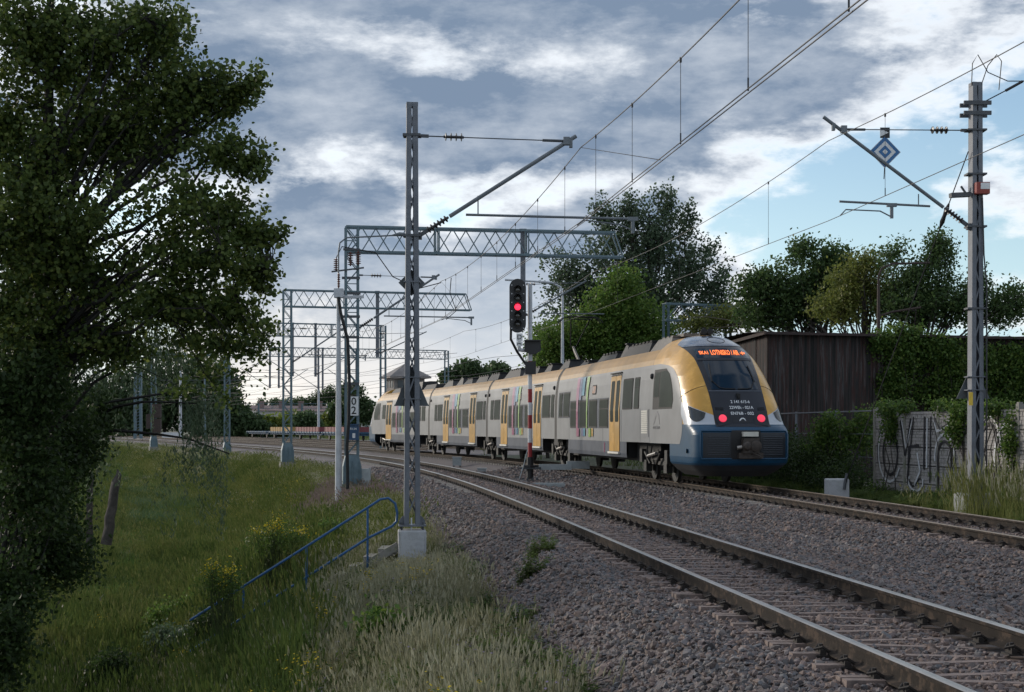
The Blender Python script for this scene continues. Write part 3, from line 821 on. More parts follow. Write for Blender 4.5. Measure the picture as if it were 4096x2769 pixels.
def bogie(train, c, fwd, wheelbase, name='bogie'):
    """frame, wheels and dampers in world coordinates round the pivot c"""
    t = Vector(fwd); n = V(t.y, -t.x, 0); R = Matrix((n, t, V(0, 0, 1))).transposed(); c = Vector(c)
    mb = MB()
    for s in (-1, 1):
        mb.box(c + n * (s * 1.02) + V(0, 0, .62), (.14, wheelbase + .7, .20), R); mb.box(c + n * (s * 1.05) + V(0, 0, .80), (.2, .8, .3), R)
        for e in (-1, 1):
            mb.box(c + n * (s * 1.06) + t * (e * wheelbase / 2) + V(0, 0, .46), (.2, .36, .36), R); mb.box(c + n * (s * 1.12) + t * (e * (wheelbase / 2 + .3)) + V(0, 0, .78), (.2, .3, .42), R)
            mb.tube(c + n * (s * 1.2) + t * (e * .35) + V(0, 0, .55), c + n * (s * 1.22) + t * (e * .95) + V(0, 0, .9), .05, 8)
        mb.path([c + n * (s * 1.22) + t * -.7 + V(0, 0, 1.1), c + n * (s * 1.26) + t * -.55 + V(0, 0, .7), c + n * (s * 1.24) + t * -.3 + V(0, 0, .6), c + n * (s * 1.22) + t * -.1 + V(0, 0, 1.1)], .025, 6)
    mb.box(c + V(0, 0, .6), (1.9, .5, .25), R)
    f = mb.build(name, 'bogie_metal', train, smooth=40)
    for s in (-1, 1):
        for e in (-1, 1):
            MB().lathe([(.42, -.06), (.45, -.045), (.42, -.02), (.42, .06), (.36, .065), (.14, .05), (.14, .10), (.02, .10)], c + n * (s * .78) + t * (e * wheelbase / 2) + V(0, 0, .425), n * s, 24).build('wheel', 'bogie_metal', f, smooth=40)
    mb = MB()
    for s in (-1, 1): mb.tube(c + n * (s * 1.24) + t * -.5 + V(0, 0, .78), c + n * (s * 1.24) + t * .5 + V(0, 0, .88), .055, 8)
    mb.build('damper', 'axle_metal', f, smooth=40)

def make_train():
    JY = [41.2, 61.8, 77.0, 92.9, 112.8]
    P = [tpos(A2, y, 0, .015) for y in JY]
    train = thing('passenger_train', 'four-car silver electric train with gold doors and hood and black front', 'train', P[0])
    cars = []
    for i in range(4):
        a, b = (P[i], P[i + 1]) if i < 3 else (P[4], P[3])
        f = (a - b).normalized(); L = (a - b).length
        o = thing('carriage', ['front carriage with gold hood and black mask', 'second carriage, without a cab', 'third carriage, without a cab', 'tail carriage at the far end of the train'][i], None, a, math.atan2(f.y, f.x) - math.pi / 2, local=True)
        o.parent = train; o.matrix_parent_inverse = local_matrix(train).inverted()
        WM[o.name] = local_matrix(o)
        cars.append((o, L, 1 if i < 3 else -1, f))
    for i, (c, L, sg, f) in enumerate(cars):
        if i in (0, 3):
            body(c, L, 5.2, L - .26, [(2.85, 8.3), (L - 2.7, L + 1)])
            nose(c, [sg], i == 0)
            if i == 0:
                door(c, sg, 9.3, 10.8); window(c, sg, 7.5, 8.88, 2.29, 3.32); window(c, sg, 6.62, 7.28, 2.29, 3.32, .66)
                dark_band(c, sg, 11.0, 17.75, 1.66, 2.74)
                for a, b, s in ((11.05, 12.45, .64), (12.85, 14.22, 0), (14.62, 15.98, 0), (16.35, 17.72, .66)): window(c, sg, a, b, 1.68, 2.71, s)
                dark_band(c, sg, 17.9, 20.3, 2.07, 3.12, 0); window(c, sg, 17.95, 19.2, 2.1, 3.09); window(c, sg, 19.4, 20.1, 2.1, 3.09, .62)
                window(c, sg, 13.1, 13.75, 2.9, 3.25, 0, 'poster'); livery(c, sg, 11.0, 17.75, 1)
                for b in (5.25, 6.45, 9.05, 11.9, 18.0): MB().box((sg * 1.421, -b, 1.75), (.006, .012, 1.05)).build('panel_seam', 'skirt_paint', c)
                # white louvred panel, grab handle, operator mark
                MB().prism(rrect(5.35, 6.3, 1.39, 2.26, .02), V(sg * 1.42, 0, 0), V(0, -1, 0), V(0, 0, 1), V(sg * .014, 0, 0)).build('vent_panel', 'silver_paint', c)
                for k in range(12): MB().box((sg * 1.44, -5.83, 1.52 + k * .062), (.018, .74, .040)).build('vent_slat', 'white_slats', c)
                outer = [(-.5, -.28), (-.38, .02), (-.15, .22), (.15, .26), (.38, .12), (.5, -.28)]; inner = [(.36, -.10), (.18, .06), (-.02, .08), (-.18, -.02), (-.28, -.16)]
                MB().prism([(a * .75, b * .75) for a, b in outer + inner], V(sg * 1.428, -4.35, 1.98), V(0, 1, 0), V(0, 0, 1), V(sg * .006, 0, 0)).build('operator_mark', 'letter_grey', c)
                text_mesh('KOLEJE ŚLĄSKIE', .115, 'lettering', 'letter_grey', V(sg * 1.432, -4.35, 1.68), V(0, 1, 0), V(0, 0, 1), c, .002)
                mb = MB(); mb.lathe([(.09, 0), (.09, .05), (.06, .09), (.01, .1)], (sg * 1.35, -5.05, 3.28), (sg, 0, 0), 12); mb.build('side_camera', 'rubber', c, smooth=40)
                MB().box((sg * 1.43, -11.6, .98), (.012, .10, .34)).build('skirt_notice', 'stripe_magenta', c)
                roof_box(c, 4.9, 7.6, .44, 1.7, 'roof_grey', .5, 4.10); roof_box(c, 7.9, 11.7, .42, 1.55); roof_box(c, 11.9, 12.9, .55, 1.2); roof_box(c, 13.2, 16.4, .33, 1.4); roof_box(c, 18.4, 20.2, .25, 1.3)
                MB().box((.1, -5.3, 4.58), (.6, .7, .10)).build('roof_unit', 'roof_grey', c)
            else:
                door(c, sg, 7.0, 8.9); window(c, sg, 3.6 + 2, 6.8, 2.30, 3.32)
                dark_band(c, sg, 9.2, 16.6, 1.68, 2.72, 0)
                for a, b in ((9.3, 11.3), (11.7, 12.9), (13.2, 14.8), (15.2, 16.5)): window(c, sg, a, b, 1.72, 2.70)
                for a, b in ((17.3, 18.3), (18.6, 19.6)): window(c, sg, a, b, 2.1, 3.05)
                livery(c, sg, 9.2, 16.6, -1)
                roof_box(c, 5.0, 8.6, .36, 1.4, 'roof_black', 1.0); roof_box(c, 9.4, 12.4, .55, 1.5, 'roof_black', .6); roof_box(c, 12.8, 15.4, .62, 1.4, 'roof_black', .5); roof_box(c, 16.0, 19.4, .35, 1.5)
        else:
            body(c, L, .26, L - .26, [(-1, 2.45), (L - 2.6, L + 1)])
            window(c, sg, .40, .95, 2.1, 3.08, .62); window(c, sg, 1.15, 2.6, 2.1, 3.08); door(c, sg, 2.85, 4.35)
            dark_band(c, sg, 4.6, 9.95, 1.66, 2.74, 0)
            for a, b, s in ((4.75, 6.15, .62), (6.65, 8.0, 0), (8.45, 9.85, 0)): window(c, sg, a, b, 1.69, 2.71, s)
            door(c, sg, 10.2, 11.75); window(c, sg, 12.1, 13.55, 2.08, 3.08); window(c, sg, 13.75, 14.5, 2.08, 3.08, .62)
            window(c, sg, 7.1, 7.8, 2.95, 3.3, 0, 'poster'); livery(c, sg, 4.6, 9.95, 1)
            for b in (.5, L - .5): MB().lathe([(.09, 0), (.09, .05), (.06, .09), (.01, .1)], (sg * 1.33, -b, 3.35), (sg, 0, 0), 10).build('side_camera', 'rubber', c, smooth=40)
            if i == 1: roof_box(c, .6, 2.4, .42, 1.5, 'roof_black', .5); roof_box(c, 4.6, 6.0, .42, 1.2); roof_box(c, 6.6, 10.0, .36, 1.5); roof_box(c, 10.4, 14.6, .45, 1.5, 'roof_black', .8)
            else: roof_box(c, .5, 3.0, .42, 1.5); roof_box(c, 3.3, 6.2, .40, 1.4); roof_box(c, 6.8, 9.4, .36, 1.5, 'roof_black', .7); roof_box(c, 9.8, 11.8, .5, 1.3, 'roof_black', .7); roof_box(c, 12.2, 15.4, .42, 1.5, 'roof_black', .9)
    # gangways and bogies
    for k in (1, 2, 3):
        d = (tdir(A2, JY[k])); n = V(d.y, -d.x, 0); mb = MB()
        for j in range(5):
            e = -.36 + .18 * j; ring = []
            for s, zz in ((1, [.95, 2.3, 3.2, 3.64, 4.0, 4.17]), (-1, [4.17, 4.0, 3.64, 3.2, 2.3, .95])):
                for z in zz: ring.append(P[k] + d * e + n * (s * (bw(z) + (.012 if j % 2 else -.012))) + V(0, 0, z))
            if j == 0: rows = []
            rows.append(ring + [ring[0]])
        mb.grid(rows); mb.build('gangway', 'rubber', train, smooth=60)
        bogie(train, P[k], (P[k - 1] - P[k + 1]).normalized(), 2.7)
    f0 = cars[0][3]; bogie(train, P[0] - f0 * 5.6, f0, 2.5); bogie(train, P[4] - cars[3][3] * 5.6, cars[3][3], 2.5)
    # pantograph over the joint of the first two cars
    pb = cars[1][0]; b0 = 1.6
    cc = P[1] + (P[2] - P[1]).normalized() * b0; d = (P[1] - P[2]).normalized(); n = V(d.y, -d.x, 0)
    pant = thing('pantograph', 'raised single-arm pantograph reaching for the wire', None, cc + V(0, 0, 4.3)); pant.parent = train; pant.matrix_parent_inverse = local_matrix(train).inverted(); WM[pant.name] = local_matrix(pant)
    B = cc + V(0, 0, 4.35); K = B + d * -1.1 + V(0, 0, .85); T = B + d * .15 + V(0, 0, 1.98)
    mb = MB(); mb.bar(B - n * .5 - d * .5, B + n * .5 - d * .5, .08, .08); mb.bar(B - n * .5 + d * .6, B + n * .5 + d * .6, .08, .08); mb.bar(B - n * .45 - d * .5, B - n * .45 + d * .6, .07); mb.bar(B + n * .45 - d * .5, B + n * .45 + d * .6, .07); mb.build('base_frame', 'roof_black', pant)
    mb = MB(); mb.tube(B + d * .3, K, .055, 8); mb.tube(B - d * .1 + V(0, 0, .05), K + V(0, 0, -.12), .02, 6); mb.build('lower_arm', 'roof_grey', pant, smooth=40)
    mb = MB()
    for s in (-1, 1): mb.tube(K + n * (s * .12), T + n * (s * .42), .028, 6)
    mb.tube(T - n * .45, T + n * .45, .025, 6); mb.build('upper_arm', 'roof_black', pant, smooth=40)
    for e in (-.18, .18):
        mb = MB(); pts = [T + d * e + n * x + V(0, 0, z) for x, z in ((-.95, -.16), (-.8, .02), (-.6, .09), (0, .10), (.6, .09), (.8, .02), (.95, -.16))]
        mb.path(pts, .024, 6); mb.build('contact_strip', 'roof_black', pant, smooth=40)
    mb = MB()
    for s in (-1, 1): mb.path([T + n * (s * .5) - d * .2 + V(0, 0, .07), T + n * (s * .5) + V(0, 0, -.02), T + n * (s * .5) + d * .2 + V(0, 0, .07)], .016, 5)
    mb.build('head_yoke', 'roof_black', pant)
    return train
TRAIN = make_train()
# ------------------------------------------------------------------ overhead line structures
M('galv', (.125, .137, .160), .6, metal=.1, var=.14, scale=5, bump=.05)
M('teal_steel', (.095, .145, .172), .55, var=.16, scale=4)
M('galv_dark', (.060, .066, .075), .6, var=.2, scale=6)
M('tube_grey', (.12, .138, .155), .5, metal=.1, var=.15, scale=4)
M('wire_dark', (.022, .022, .026), .6, var=0)
M('insulator_brown', (.085, .022, .016), .3, var=.2, scale=8)
M('insulator_dark', (.028, .026, .028), .35, var=.2, scale=8)
M('concrete', (.40, .41, .43), .9, var=.18, scale=5, bump=.35, bscale=50, col2=(.30, .31, .32))
M('concrete_dirty', (.24, .23, .21), .92, var=.25, scale=5, bump=.4, col2=(.13, .14, .10))
M('sign_back', (.075, .088, .10), .6, var=.1, scale=5)
M('sign_white', (.62, .63, .64), .5, var=.06)
M('sign_blue', (.02, .12, .30), .45, var=.06)
M('sign_black', (.014, .014, .016), .5, var=.1)
M('signal_red', (.28, .018, .022), .5, var=.12, scale=6)
M('signal_white', (.56, .57, .58), .5, var=.1, scale=6)
M('yellow_tag', (.62, .42, .04), .5, var=.1)
M('box_blue', (.018, .06, .13), .45, var=.15, scale=5)
M('box_red', (.22, .030, .020), .5, var=.2, scale=6)
M('rail_blue', (.010, .075, .195), .38, var=.15, scale=8)
M('cabinet_grey', (.30, .33, .34), .6, var=.12, scale=5)
M('lamp_on', (.5, .01, .02), .3, var=0, emit=(1, .025, .06), es=1.6)
M('lens_off', (.035, .034, .032), .18, var=.2, spec=.8)
M('pole_white', (.42, .44, .47), .6, var=.12, scale=3)
M('weight_rust', (.045, .030, .026), .8, var=.25, scale=8)

def frame_pts(P, n, d, z):
    return V(P.x, P.y, 0) + n * d + V(0, 0, z)
def insulator(mb, p, q, r=.07, k=5):
    p, q = Vector(p), Vector(q); L = (q - p).length; prof = [(.025, 0)]
    for i in range(k):
        h = L * (.12 + .76 * i / (k - 1 or 1)); prof += [(.03, h - L * .05), (r, h - L * .02), (r, h + L * .01), (.03, h + L * .05)]
    prof += [(.025, L)]; mb.lathe(prof, p, q - p, 10)
def cantilever(o, P, n, side, z_low, tip, tie, mess, reg, steady, hang):
    """arm tube from the mast up to tip, tie rod above, registration tube and steady arm; values are (distance, height)"""
    f = lambda dz: frame_pts(P, n, dz[0], dz[1])
    a, t = f((side, z_low)), f(tip); u = (t - a).normalized()
    mb = MB(); mb.tube(a + u * .75, t, .042, 8); c = f(tie[2]); mb.box(c, (.13, .13, .16)); mb.box(f(mess) + V(0, 0, .14), (.07, .10, .16)); mb.build('cantilever_tube', 'tube_grey', o, smooth=40)
    mb = MB(); insulator(mb, a + u * .18, a + u * .72, .075, 6); mb.build('insulator', 'insulator_dark', o, smooth=40)
    mb = MB(); mb.bar(a, a + u * .22, .06, .08); mb.box(a, (.12, .12, .14)); mb.build('arm_bracket', 'galv_dark', o)
    p, q = f((side, tie[0])), f(tie[2]); v = (q - p).normalized()
    mb = MB(); mb.tube(p + v * .9, q - v * .5, .012, 6); mb.tube(q - v * .5, q, .03, 6); mb.bar(p, p + v * .2, .06, .06); mb.tube(p + v * .2, p + v * .5, .014, 6); mb.build('tie_rod', 'galv_dark', o, smooth=40)
    mb = MB(); insulator(mb, p + v * .5, p + v * .92, .085, 4); mb.build('insulator', 'insulator_dark', o, smooth=40)
    r0, r1 = f(reg[0]), f(reg[1])
    mb = MB(); mb.tube(r0, r1, .026, 8); h0, h1 = f(hang[0]), f(hang[1]); mb.tube(h0, h1, .014, 5); mb.build('registration_tube', 'tube_grey', o, smooth=40)
    s = [f(x) for x in steady]
    mb = MB(); mb.path(s[1:], .016, 6); mb.bar(s[0], s[0] + V(0, 0, -.30), .07, .05); mb.box(s[0], (.22, .08, .08)); mb.build('steady_arm', 'tube_grey', o, smooth=40)

def channel_mast(name, label, P, n, z0, h, wb, wt, dep, plinth, mat='galv', group=None, lacing=.42):
    """two upright channels joined by crossed lacing, on a concrete block; n points across the lacing"""
    P = Vector(P); t = V(-n.y, n.x, 0)
    o = thing(name, label, 'mast', (P.x, P.y, plinth[2]), 0, group)
    for s in (-1, 1):
        mb = MB(); c0, c1 = V(P.x, P.y, z0) + n * (s * wb / 2), V(P.x, P.y, z0 + h) + n * (s * wt / 2)
        cw = .10
        mb.bar(c0 - n * (s * .006), c1 - n * (s * .006), dep, .012, up=n)            # web
        for e in (-1, 1):
            mb.bar(c0 - n * (s * cw / 2) + t * (e * dep / 2), c1 - n * (s * cw / 2) + t * (e * dep / 2), .012, cw, up=n) 
        mb.build('channel', mat, o)
    mb = MB(); k = int(h / lacing)
    for e in (-1, 1):
        sgn = e
        for i in range(k):
            za, zb = z0 + .25 + (h - .45) * i / k, z0 + .25 + (h - .45) * (i + 1) / k
            wa, wb_ = (wb + (wt - wb) * (za - z0) / h) / 2 - .075, (wb + (wt - wb) * (zb - z0) / h) / 2 - .075
            a = V(P.x, P.y, za) + n * (sgn * wa) + t * (e * (dep / 2 - .012)); b = V(P.x, P.y, zb) - n * (sgn * wb_) + t * (e * (dep / 2 - .012))
            mb.bar(a, b, .032, .009, up=t); sgn = -sgn
    mb.build('lacing', mat, o, kind='stuff')
    mb = MB(); mb.box(V(P.x, P.y, z0 + h - .04), (wt + .01, dep * .98, .08), Matrix((n, t, V(0, 0, 1))).transposed()); mb.build('cap', mat, o)
    R = Matrix((n, t, V(0, 0, 1))).transposed(); pw, pd, pz, pb = plinth
    mb = MB(); mb.box(V(P.x, P.y, z0 + .02), (wb + .22, dep + .2, .03), R)
    for s in (-1, 1): mb.prism([(-.0, 0), (.10, 0), (.10, .08), (.04, .16), (0, .18)], V(P.x, P.y, z0 + .035) + n * (s * wb / 2) - t * .01, n * s, V(0, 0, 1), t * .02)
    mb.build('base_plate', mat, o)
    mb = MB()
    for s in (-1, 1):
        for e in (-1, 1): mb.tube(V(P.x, P.y, pz - .02) + n * (s * (wb / 2 + .05)) + t * (e * .15), V(P.x, P.y, z0 + .09) + n * (s * (wb / 2 + .05)) + t * (e * .15), .022, 6)
    mb.build('anchor_bolts', 'galv_dark', o, kind='stuff')
    mb = MB(); a, b = pw / 2, pd / 2; c = .05
    octg = [(-a + c, -b), (a - c, -b), (a, -b + c), (a, b - c), (a - c, b), (-a + c, b), (-a, b - c), (-a, -b + c)]
    rows = []
    for sc, z in ((1, pb), (1, pz - .03), (.95, pz)): rows.append([V(P.x, P.y, z) + n * (x * sc) + t * (y * sc) for x, y in octg] + [V(P.x, P.y, z) + n * (octg[0][0] * sc) + t * (octg[0][1] * sc)])
    mb.grid(rows); mb.add(rows[-1][:8], [tuple(range(8))]); mb.build('plinth', 'concrete', o)
    return o, t

# mast between the stairs and the near track
P1 = Vector((gx(412, 30), 30, 0)); n1 = tnor(A1, 30); n1 = V(1, .118, 0).normalized()
ZP1 = EYE - (529.6 - YH) * 30 / F
m1, t1 = channel_mast('lattice_mast', 'tall grey lattice mast on a pale concrete block at the top of the blue handrail', P1, n1, ZP1 + .07, 8.30 - ZP1 - .07, .33, .225, .24, (.56, .56, ZP1, -1.3))
cantilever(m1, P1, n1, .14, 5.60, (3.38, 7.71), (7.64, 0, (3.18, 7.60)), (3.27, 7.41), ((1.1, 6.05), (4.62, 6.02)), ((4.57, 6.02), (4.57, 5.78), (4.30, 5.90), (3.55, 5.98), (3.40, 5.87)), ((1.35, 6.44), (1.35, 6.05)))
for z in (7.64, 5.60):
    MB().box(V(P1.x, P1.y, z) - t1 * .0, (.36, .28, .05)).build('clamp_band', 'galv_dark', m1)
mb = MB(); mb.tube(P1 + V(.0, -.16, ZP1 + .25), P1 + V(.0, -.17, ZP1), .016, 6); mb.tube(P1 + V(0, -.17, ZP1), P1 + V(0, -.31, -1.2), .016, 6); mb.build('earth_cable', 'yellow_tag' if False else 'pole_white', m1)
# sign plates fixed behind it, seen from the back
tri = thing('warning_sign', 'grey back of a triangular sign plate fixed to the mast above the blue handrail', 'sign', P1 + V(0, .16, 2.1))
poly = [(-.70 / 2, 0), (.70 / 2, 0), (.02, .80), (-.02, .80)]
mb = MB(); mb.prism(poly, P1 + t1 * .145 + V(0, 0, 2.14), n1, V(0, 0, 1), t1 * .02); mb.build('plate', 'sign_back', tri)
mb = MB(); mb.prism([(-.72 / 2, 0), (.72 / 2, 0), (.70 / 2, .03), (-.70 / 2, .03)], P1 + t1 * .135 + V(0, 0, 2.14), n1, V(0, 0, 1), t1 * .03); mb.build('rim', 'sign_back', tri)
for z in (2.28, 2.72): MB().box(P1 + V(0, 0, z), (.36, .27, .02)).build('mounting_band', 'galv', tri)
dia = thing('catenary_sign', 'small dark diamond plate high on the mast above the triangular sign', 'sign', P1 + V(0, .16, 4.5))
mb = MB(); mb.prism([(0, -.27), (.27, 0), (0, .27), (-.27, 0)], P1 + t1 * .145 + V(0, 0, 4.66), n1, V(0, 0, 1), t1 * .02); mb.build('plate', 'sign_back', dia)
mb = MB(); mb.box(P1 + V(0, 0, 4.66), (.33, .27, .03)); mb.build('mounting_band', 'galv', dia)

# mast in front of the concrete fence
P2 = Vector((gx(975.5, 33.5), 33.5, 0)); n2 = V(-1, .0, 0) * 1.0; n2 = -tnor(A2, 33.5); ZP2 = EYE - (493 - YH) * 33.5 / F
m2, t2 = channel_mast('lattice_mast', 'tall grey lattice mast standing in long grass before the concrete fence', P2, n2, ZP2 + .05, 9.48 - ZP2, .30, .225, .23, (.75, .75, ZP2, -.5))
cantilever(m2, P2, n2, .15, 6.26, (3.57, 8.67), (8.45, 0, (3.1, 8.40)), (3.34, 8.31), ((1.08, 6.71), (3.20, 6.78)), ((1.98, 6.72), (1.98, 6.45), (2.25, 6.58), (3.05, 6.60), (3.18, 6.46)), ((1.35, 6.98), (1.35, 6.72)))
for z in (9.05, 8.82):
    for e in (-.15, .15): MB().box(P2 + V(0, e, z), (.62, .05, .09)).build('cross_channel', 'galv_dark', m2)
for z in (8.45, 7.45, 6.26, 4.4):
    MB().box(P2 + V(0, 0, z), (.44, .30, .04)).build('clamp_band', 'galv_dark', m2)
MB().box(P2 + V(-.15, -.145, 2.35), (.09, .012, .30)).build('number_tag', 'yellow_tag', m2)
mb = MB(); mb.box(P2 + V(.08, -.20, 7.1), (.30, .22, .26)); mb.build('junction_box', 'box_red', m2); MB().box(P2 + V(.12, -.315, 7.14), (.2, .012, .14)).build('junction_box_label', 'sign_white', m2)
mb = MB(); mb.path([P2 + V(-.12, -.1, 9.45), P2 + V(-.10, -.1, 9.95), P2 + V(.02, -.1, 10.15), P2 + V(.25, -.1, 9.75), P2 + V(.7, -.1, 9.55), P2 + V(1.6, .2, 9.62)], .012, 5)
mb.path([P2 + V(.08, -.1, 9.4), P2 + V(.25, -.1, 9.9), P2 + V(.45, -.1, 10.15), P2 + V(.56, -.1, 10.0), P2 + V(.5, -.1, 9.35)], .012, 5); mb.build('jumper_cable', 'wire_dark', m2)
mb = MB(); mb.path([P2 + V(.1, 0, 9.05), P2 + V(.6, -.2, 9.3), P2 + V(1.2, -.2, 9.62), P2 + V(7, -6, 10.2)], .014, 5); mb.tube(P2 + V(.62, -.2, 9.31), P2 + V(1.0, -.2, 9.52), .035, 6); mb.build('feeder_wire', 'wire_dark', m2)
mb = MB(); mb.bar(P2 + V(-.15, -.1, 6.98), P2 + V(-.62, -.15, 6.95), .16, .10); mb.bar(P2 + V(-.15, .1, 6.98), P2 + V(-.3, .1, 7.2), .04); mb.build('guy_bracket', 'galv_dark', m2)
mb = MB(); mb.path([P2 + V(.11, -.14, 6.9), P2 + V(.14, -.16, 5.6), P2 + V(.2, -.16, 4.9), P2 + V(.2, -.16, .4)], .018, 5); mb.build('down_cable', 'wire_dark', m2)
tri2 = thing('warning_sign', 'grey back of a triangular sign plate on the mast before the concrete fence', 'sign', P2 + V(0, .18, 2.3))
mb = MB(); mb.prism([(-.38, 0), (.38, 0), (.02, .78), (-.02, .78)], P2 + V(0, .17, EYE + (YH - 398.5) * 33.5 / F), V(1, 0, 0), V(0, 0, 1), V(0, .02, 0)); mb.build('plate', 'sign_back', tri2)
for z in (2.55, 2.85): MB().box(P2 + V(0, 0, z), (.44, .31, .02)).build('mounting_band', 'galv', tri2)
# blue and white diamond hung from the arm
C = at(884.8, 152, 33.9)
dm = thing('diamond_sign', 'blue and white diamond sign hanging from the arm of the mast by the fence', 'sign', C + V(0, 0, -.35))
for s, m, y in ((.375, 'sign_white', 0), (.355, 'sign_blue', -.012), (.255, 'sign_white', -.016), (.155, 'sign_blue', -.020), (.065, 'sign_white', -.024)):
    MB().prism([(0, -s), (s, 0), (0, s), (-s, 0)], C + V(0, y, 0), V(1, .1, 0), V(0, 0, 1), V(0, -.008, 0)).build('plate' if s > .37 else 'diamond_ring', m, dm)
mb = MB(); mb.prism([(-.11, .0), (.11, .0), (.11, .24), (-.11, .24)], C + V(0, 0, .32), V(1, 0, 0), V(0, 0, 1), V(0, -.02, 0)); mb.build('upper_plate', 'sign_black', dm)
mb = MB(); mb.prism([(-.11, .03), (.08, .12), (-.11, .21)], C + V(0, -.024, .32), V(1, 0, 0), V(0, 0, 1), V(0, -.006, 0)); mb.build('arrow', 'sign_white', dm)
mb = MB(); mb.tube(C + V(0, .02, -.35), C + V(-.02, .0, -.62), .012, 5); mb.tube(C + V(0, .02, .55), C + V(0, .02, .36), .012, 5); mb.build('hanger', 'wire_dark', dm)

# guy wire from the mast to its anchor block
B = at(838.7, 479, 40); 
ab = thing('anchor_block', 'pale concrete anchor block beside the track, holding the guy wire', 'concrete block', (B.x, B.y, -.3))
mb = MB(); w = .28
rows = []
for s, z in ((1, -.5), (1, B.z - .03), (.93, B.z)):
    rows.append([V(B.x + sx_ * w * s, B.y + .25 + sy_ * w * s, z) for sx_, sy_ in ((-1, -1), (1, -1), (1, 1), (-1, 1), (-1, -1))])
mb.grid(rows); mb.add(rows[-1][:4], [(0, 1, 2, 3)]); mb.build('block', 'concrete', ab)
mb = MB(); mb.path([V(B.x + .14, B.y - .05, B.z - .28), V(B.x + .16, B.y - .04, B.z - .12), V(B.x + .22, B.y - .04, B.z + .15)], .045, 6); mb.build('eye_bolt', 'galv_dark', ab)
gw = thing('guy_wire', 'taut dark stay wire running from the mast by the fence to the concrete block', 'wire', (B.x + .16, B.y, B.z - .2))
p, q = V(B.x + .17, B.y - .04, B.z - .1), P2 + V(-.18, -.05, EYE + (YH - 152) * 33.5 / F)
a, b = p.lerp(q, .80), p.lerp(q, .865)
mb = MB(); mb.tube(p, a, .014, 6); mb.tube(b, q, .014, 6); mb.build('wire', 'wire_dark', gw); mb = MB(); mb.path([a, a.lerp(b, .25), a.lerp(b, .5), a.lerp(b, .75), b], .05, 8, [.02, .06, .045, .06, .02]); mb.build('insulator', 'insulator_dark', gw, smooth=40)

# ---- gantries
def angle_mast(o, P, n, t, z0, z1, w, mat, w_top=None):
    wt = w_top or w
    for i in (-1, 1):
        for j in (-1, 1): MB().bar(P + n * (i * w / 2) + t * (j * w / 2) + V(0, 0, z0), P + n * (i * wt / 2) + t * (j * wt / 2) + V(0, 0, z1), .075, .075).build('corner_post', mat, o)
    mb = MB(); k = max(4, int((z1 - z0) / (w * 1.15))); s = 1
    for q in range(k):
        za, zb = z0 + (z1 - z0) * q / k, z0 + (z1 - z0) * (q + 1) / k; s = -s
        for e in (-1, 1):
            mb.bar(P + n * (s * w / 2) + t * (e * w / 2) + V(0, 0, za), P - n * (s * w / 2) + t * (e * w / 2) + V(0, 0, zb), .04, .012, up=t)
            mb.bar(P + t * (s * w / 2) + n * (e * w / 2) + V(0, 0, za), P - t * (s * w / 2) + n * (e * w / 2) + V(0, 0, zb), .04, .012, up=n)
        mb.bar(P + n * (w / 2) - t * (w / 2) + V(0, 0, zb), P - n * (w / 2) - t * (w / 2) + V(0, 0, zb), .035, .035)
    mb.build('lacing', mat, o, kind='stuff')
def flared_base(o, P, n, t, z0, z1, w, wb, mat):
    mb = MB(); R = lambda s, z: [P + n * (i * s / 2) + t * (j * s / 2) + V(0, 0, z) for i, j in ((-1, -1), (1, -1), (1, 1), (-1, 1), (-1, -1))]
    mb.grid([R(wb, z0), R(wb, z0 + .06), R(wb * .97, z0 + (z1 - z0) * .6), R(w + .03, z1)])
    for i in (-.35, 0, .35): mb.box(P + n * (i * wb) - t * (wb / 2) + V(0, 0, (z0 + z1) / 2 - .1), (.03, .05, (z1 - z0) * .75))
    mb.build('base_box', mat, o)
def truss(o, A, B, h, dep, mat, pitch=.55, ext=0.0, name='beam'):
    """box truss from A to B (top chord level), h high, dep deep"""
    A, B = Vector(A), Vector(B); u = (B - A).normalized(); t = V(-u.y, u.x, 0).normalized(); L = (B - A).length
    mb = MB()
    for e in (-1, 1):
        mb.bar(A + t * (e * dep / 2), B + t * (e * dep / 2), .085, .085); mb.bar(A + t * (e * dep / 2) - V(0, 0, h), B + t * (e * dep / 2) + u * ext - V(0, 0, h), .085, .085)
        mb.bar(B + t * (e * dep / 2), B + t * (e * dep / 2) + u * ext - V(0, 0, h), .05, .05)
    b = mb.build(name, mat, o)
    mb = MB(); k = max(4, int(L / pitch)); k -= k % 2
    for e in (-1, 1):
        for i in range(k):
            a, c = A + u * (L * i / k) + t * (e * dep / 2), A + u * (L * (i + 1) / k) + t * (e * dep / 2)
            mb.bar(a - V(0, 0, 0 if (i + (e > 0)) % 2 else h), c - V(0, 0, h if (i + (e > 0)) % 2 else 0), .042, .03, up=t)
    for i in range(0, k + 1, 2):
        a = A + u * (L * i / k); mb.bar(a - t * dep / 2 - V(0, 0, h), a + t * dep / 2 - V(0, 0, h), .035, .03); mb.bar(a - t * dep / 2, a + t * dep / 2, .035, .03)
    for i in (1 / 3, 2 / 3): 
        for e in (-1, 1):
            for d in (-.07, .07): a = A + u * (L * i + d) + t * (e * dep / 2); mb.bar(a, a - V(0, 0, h), .05, .03, up=t)
    mb.build('beam_lacing', mat, b, kind='stuff')
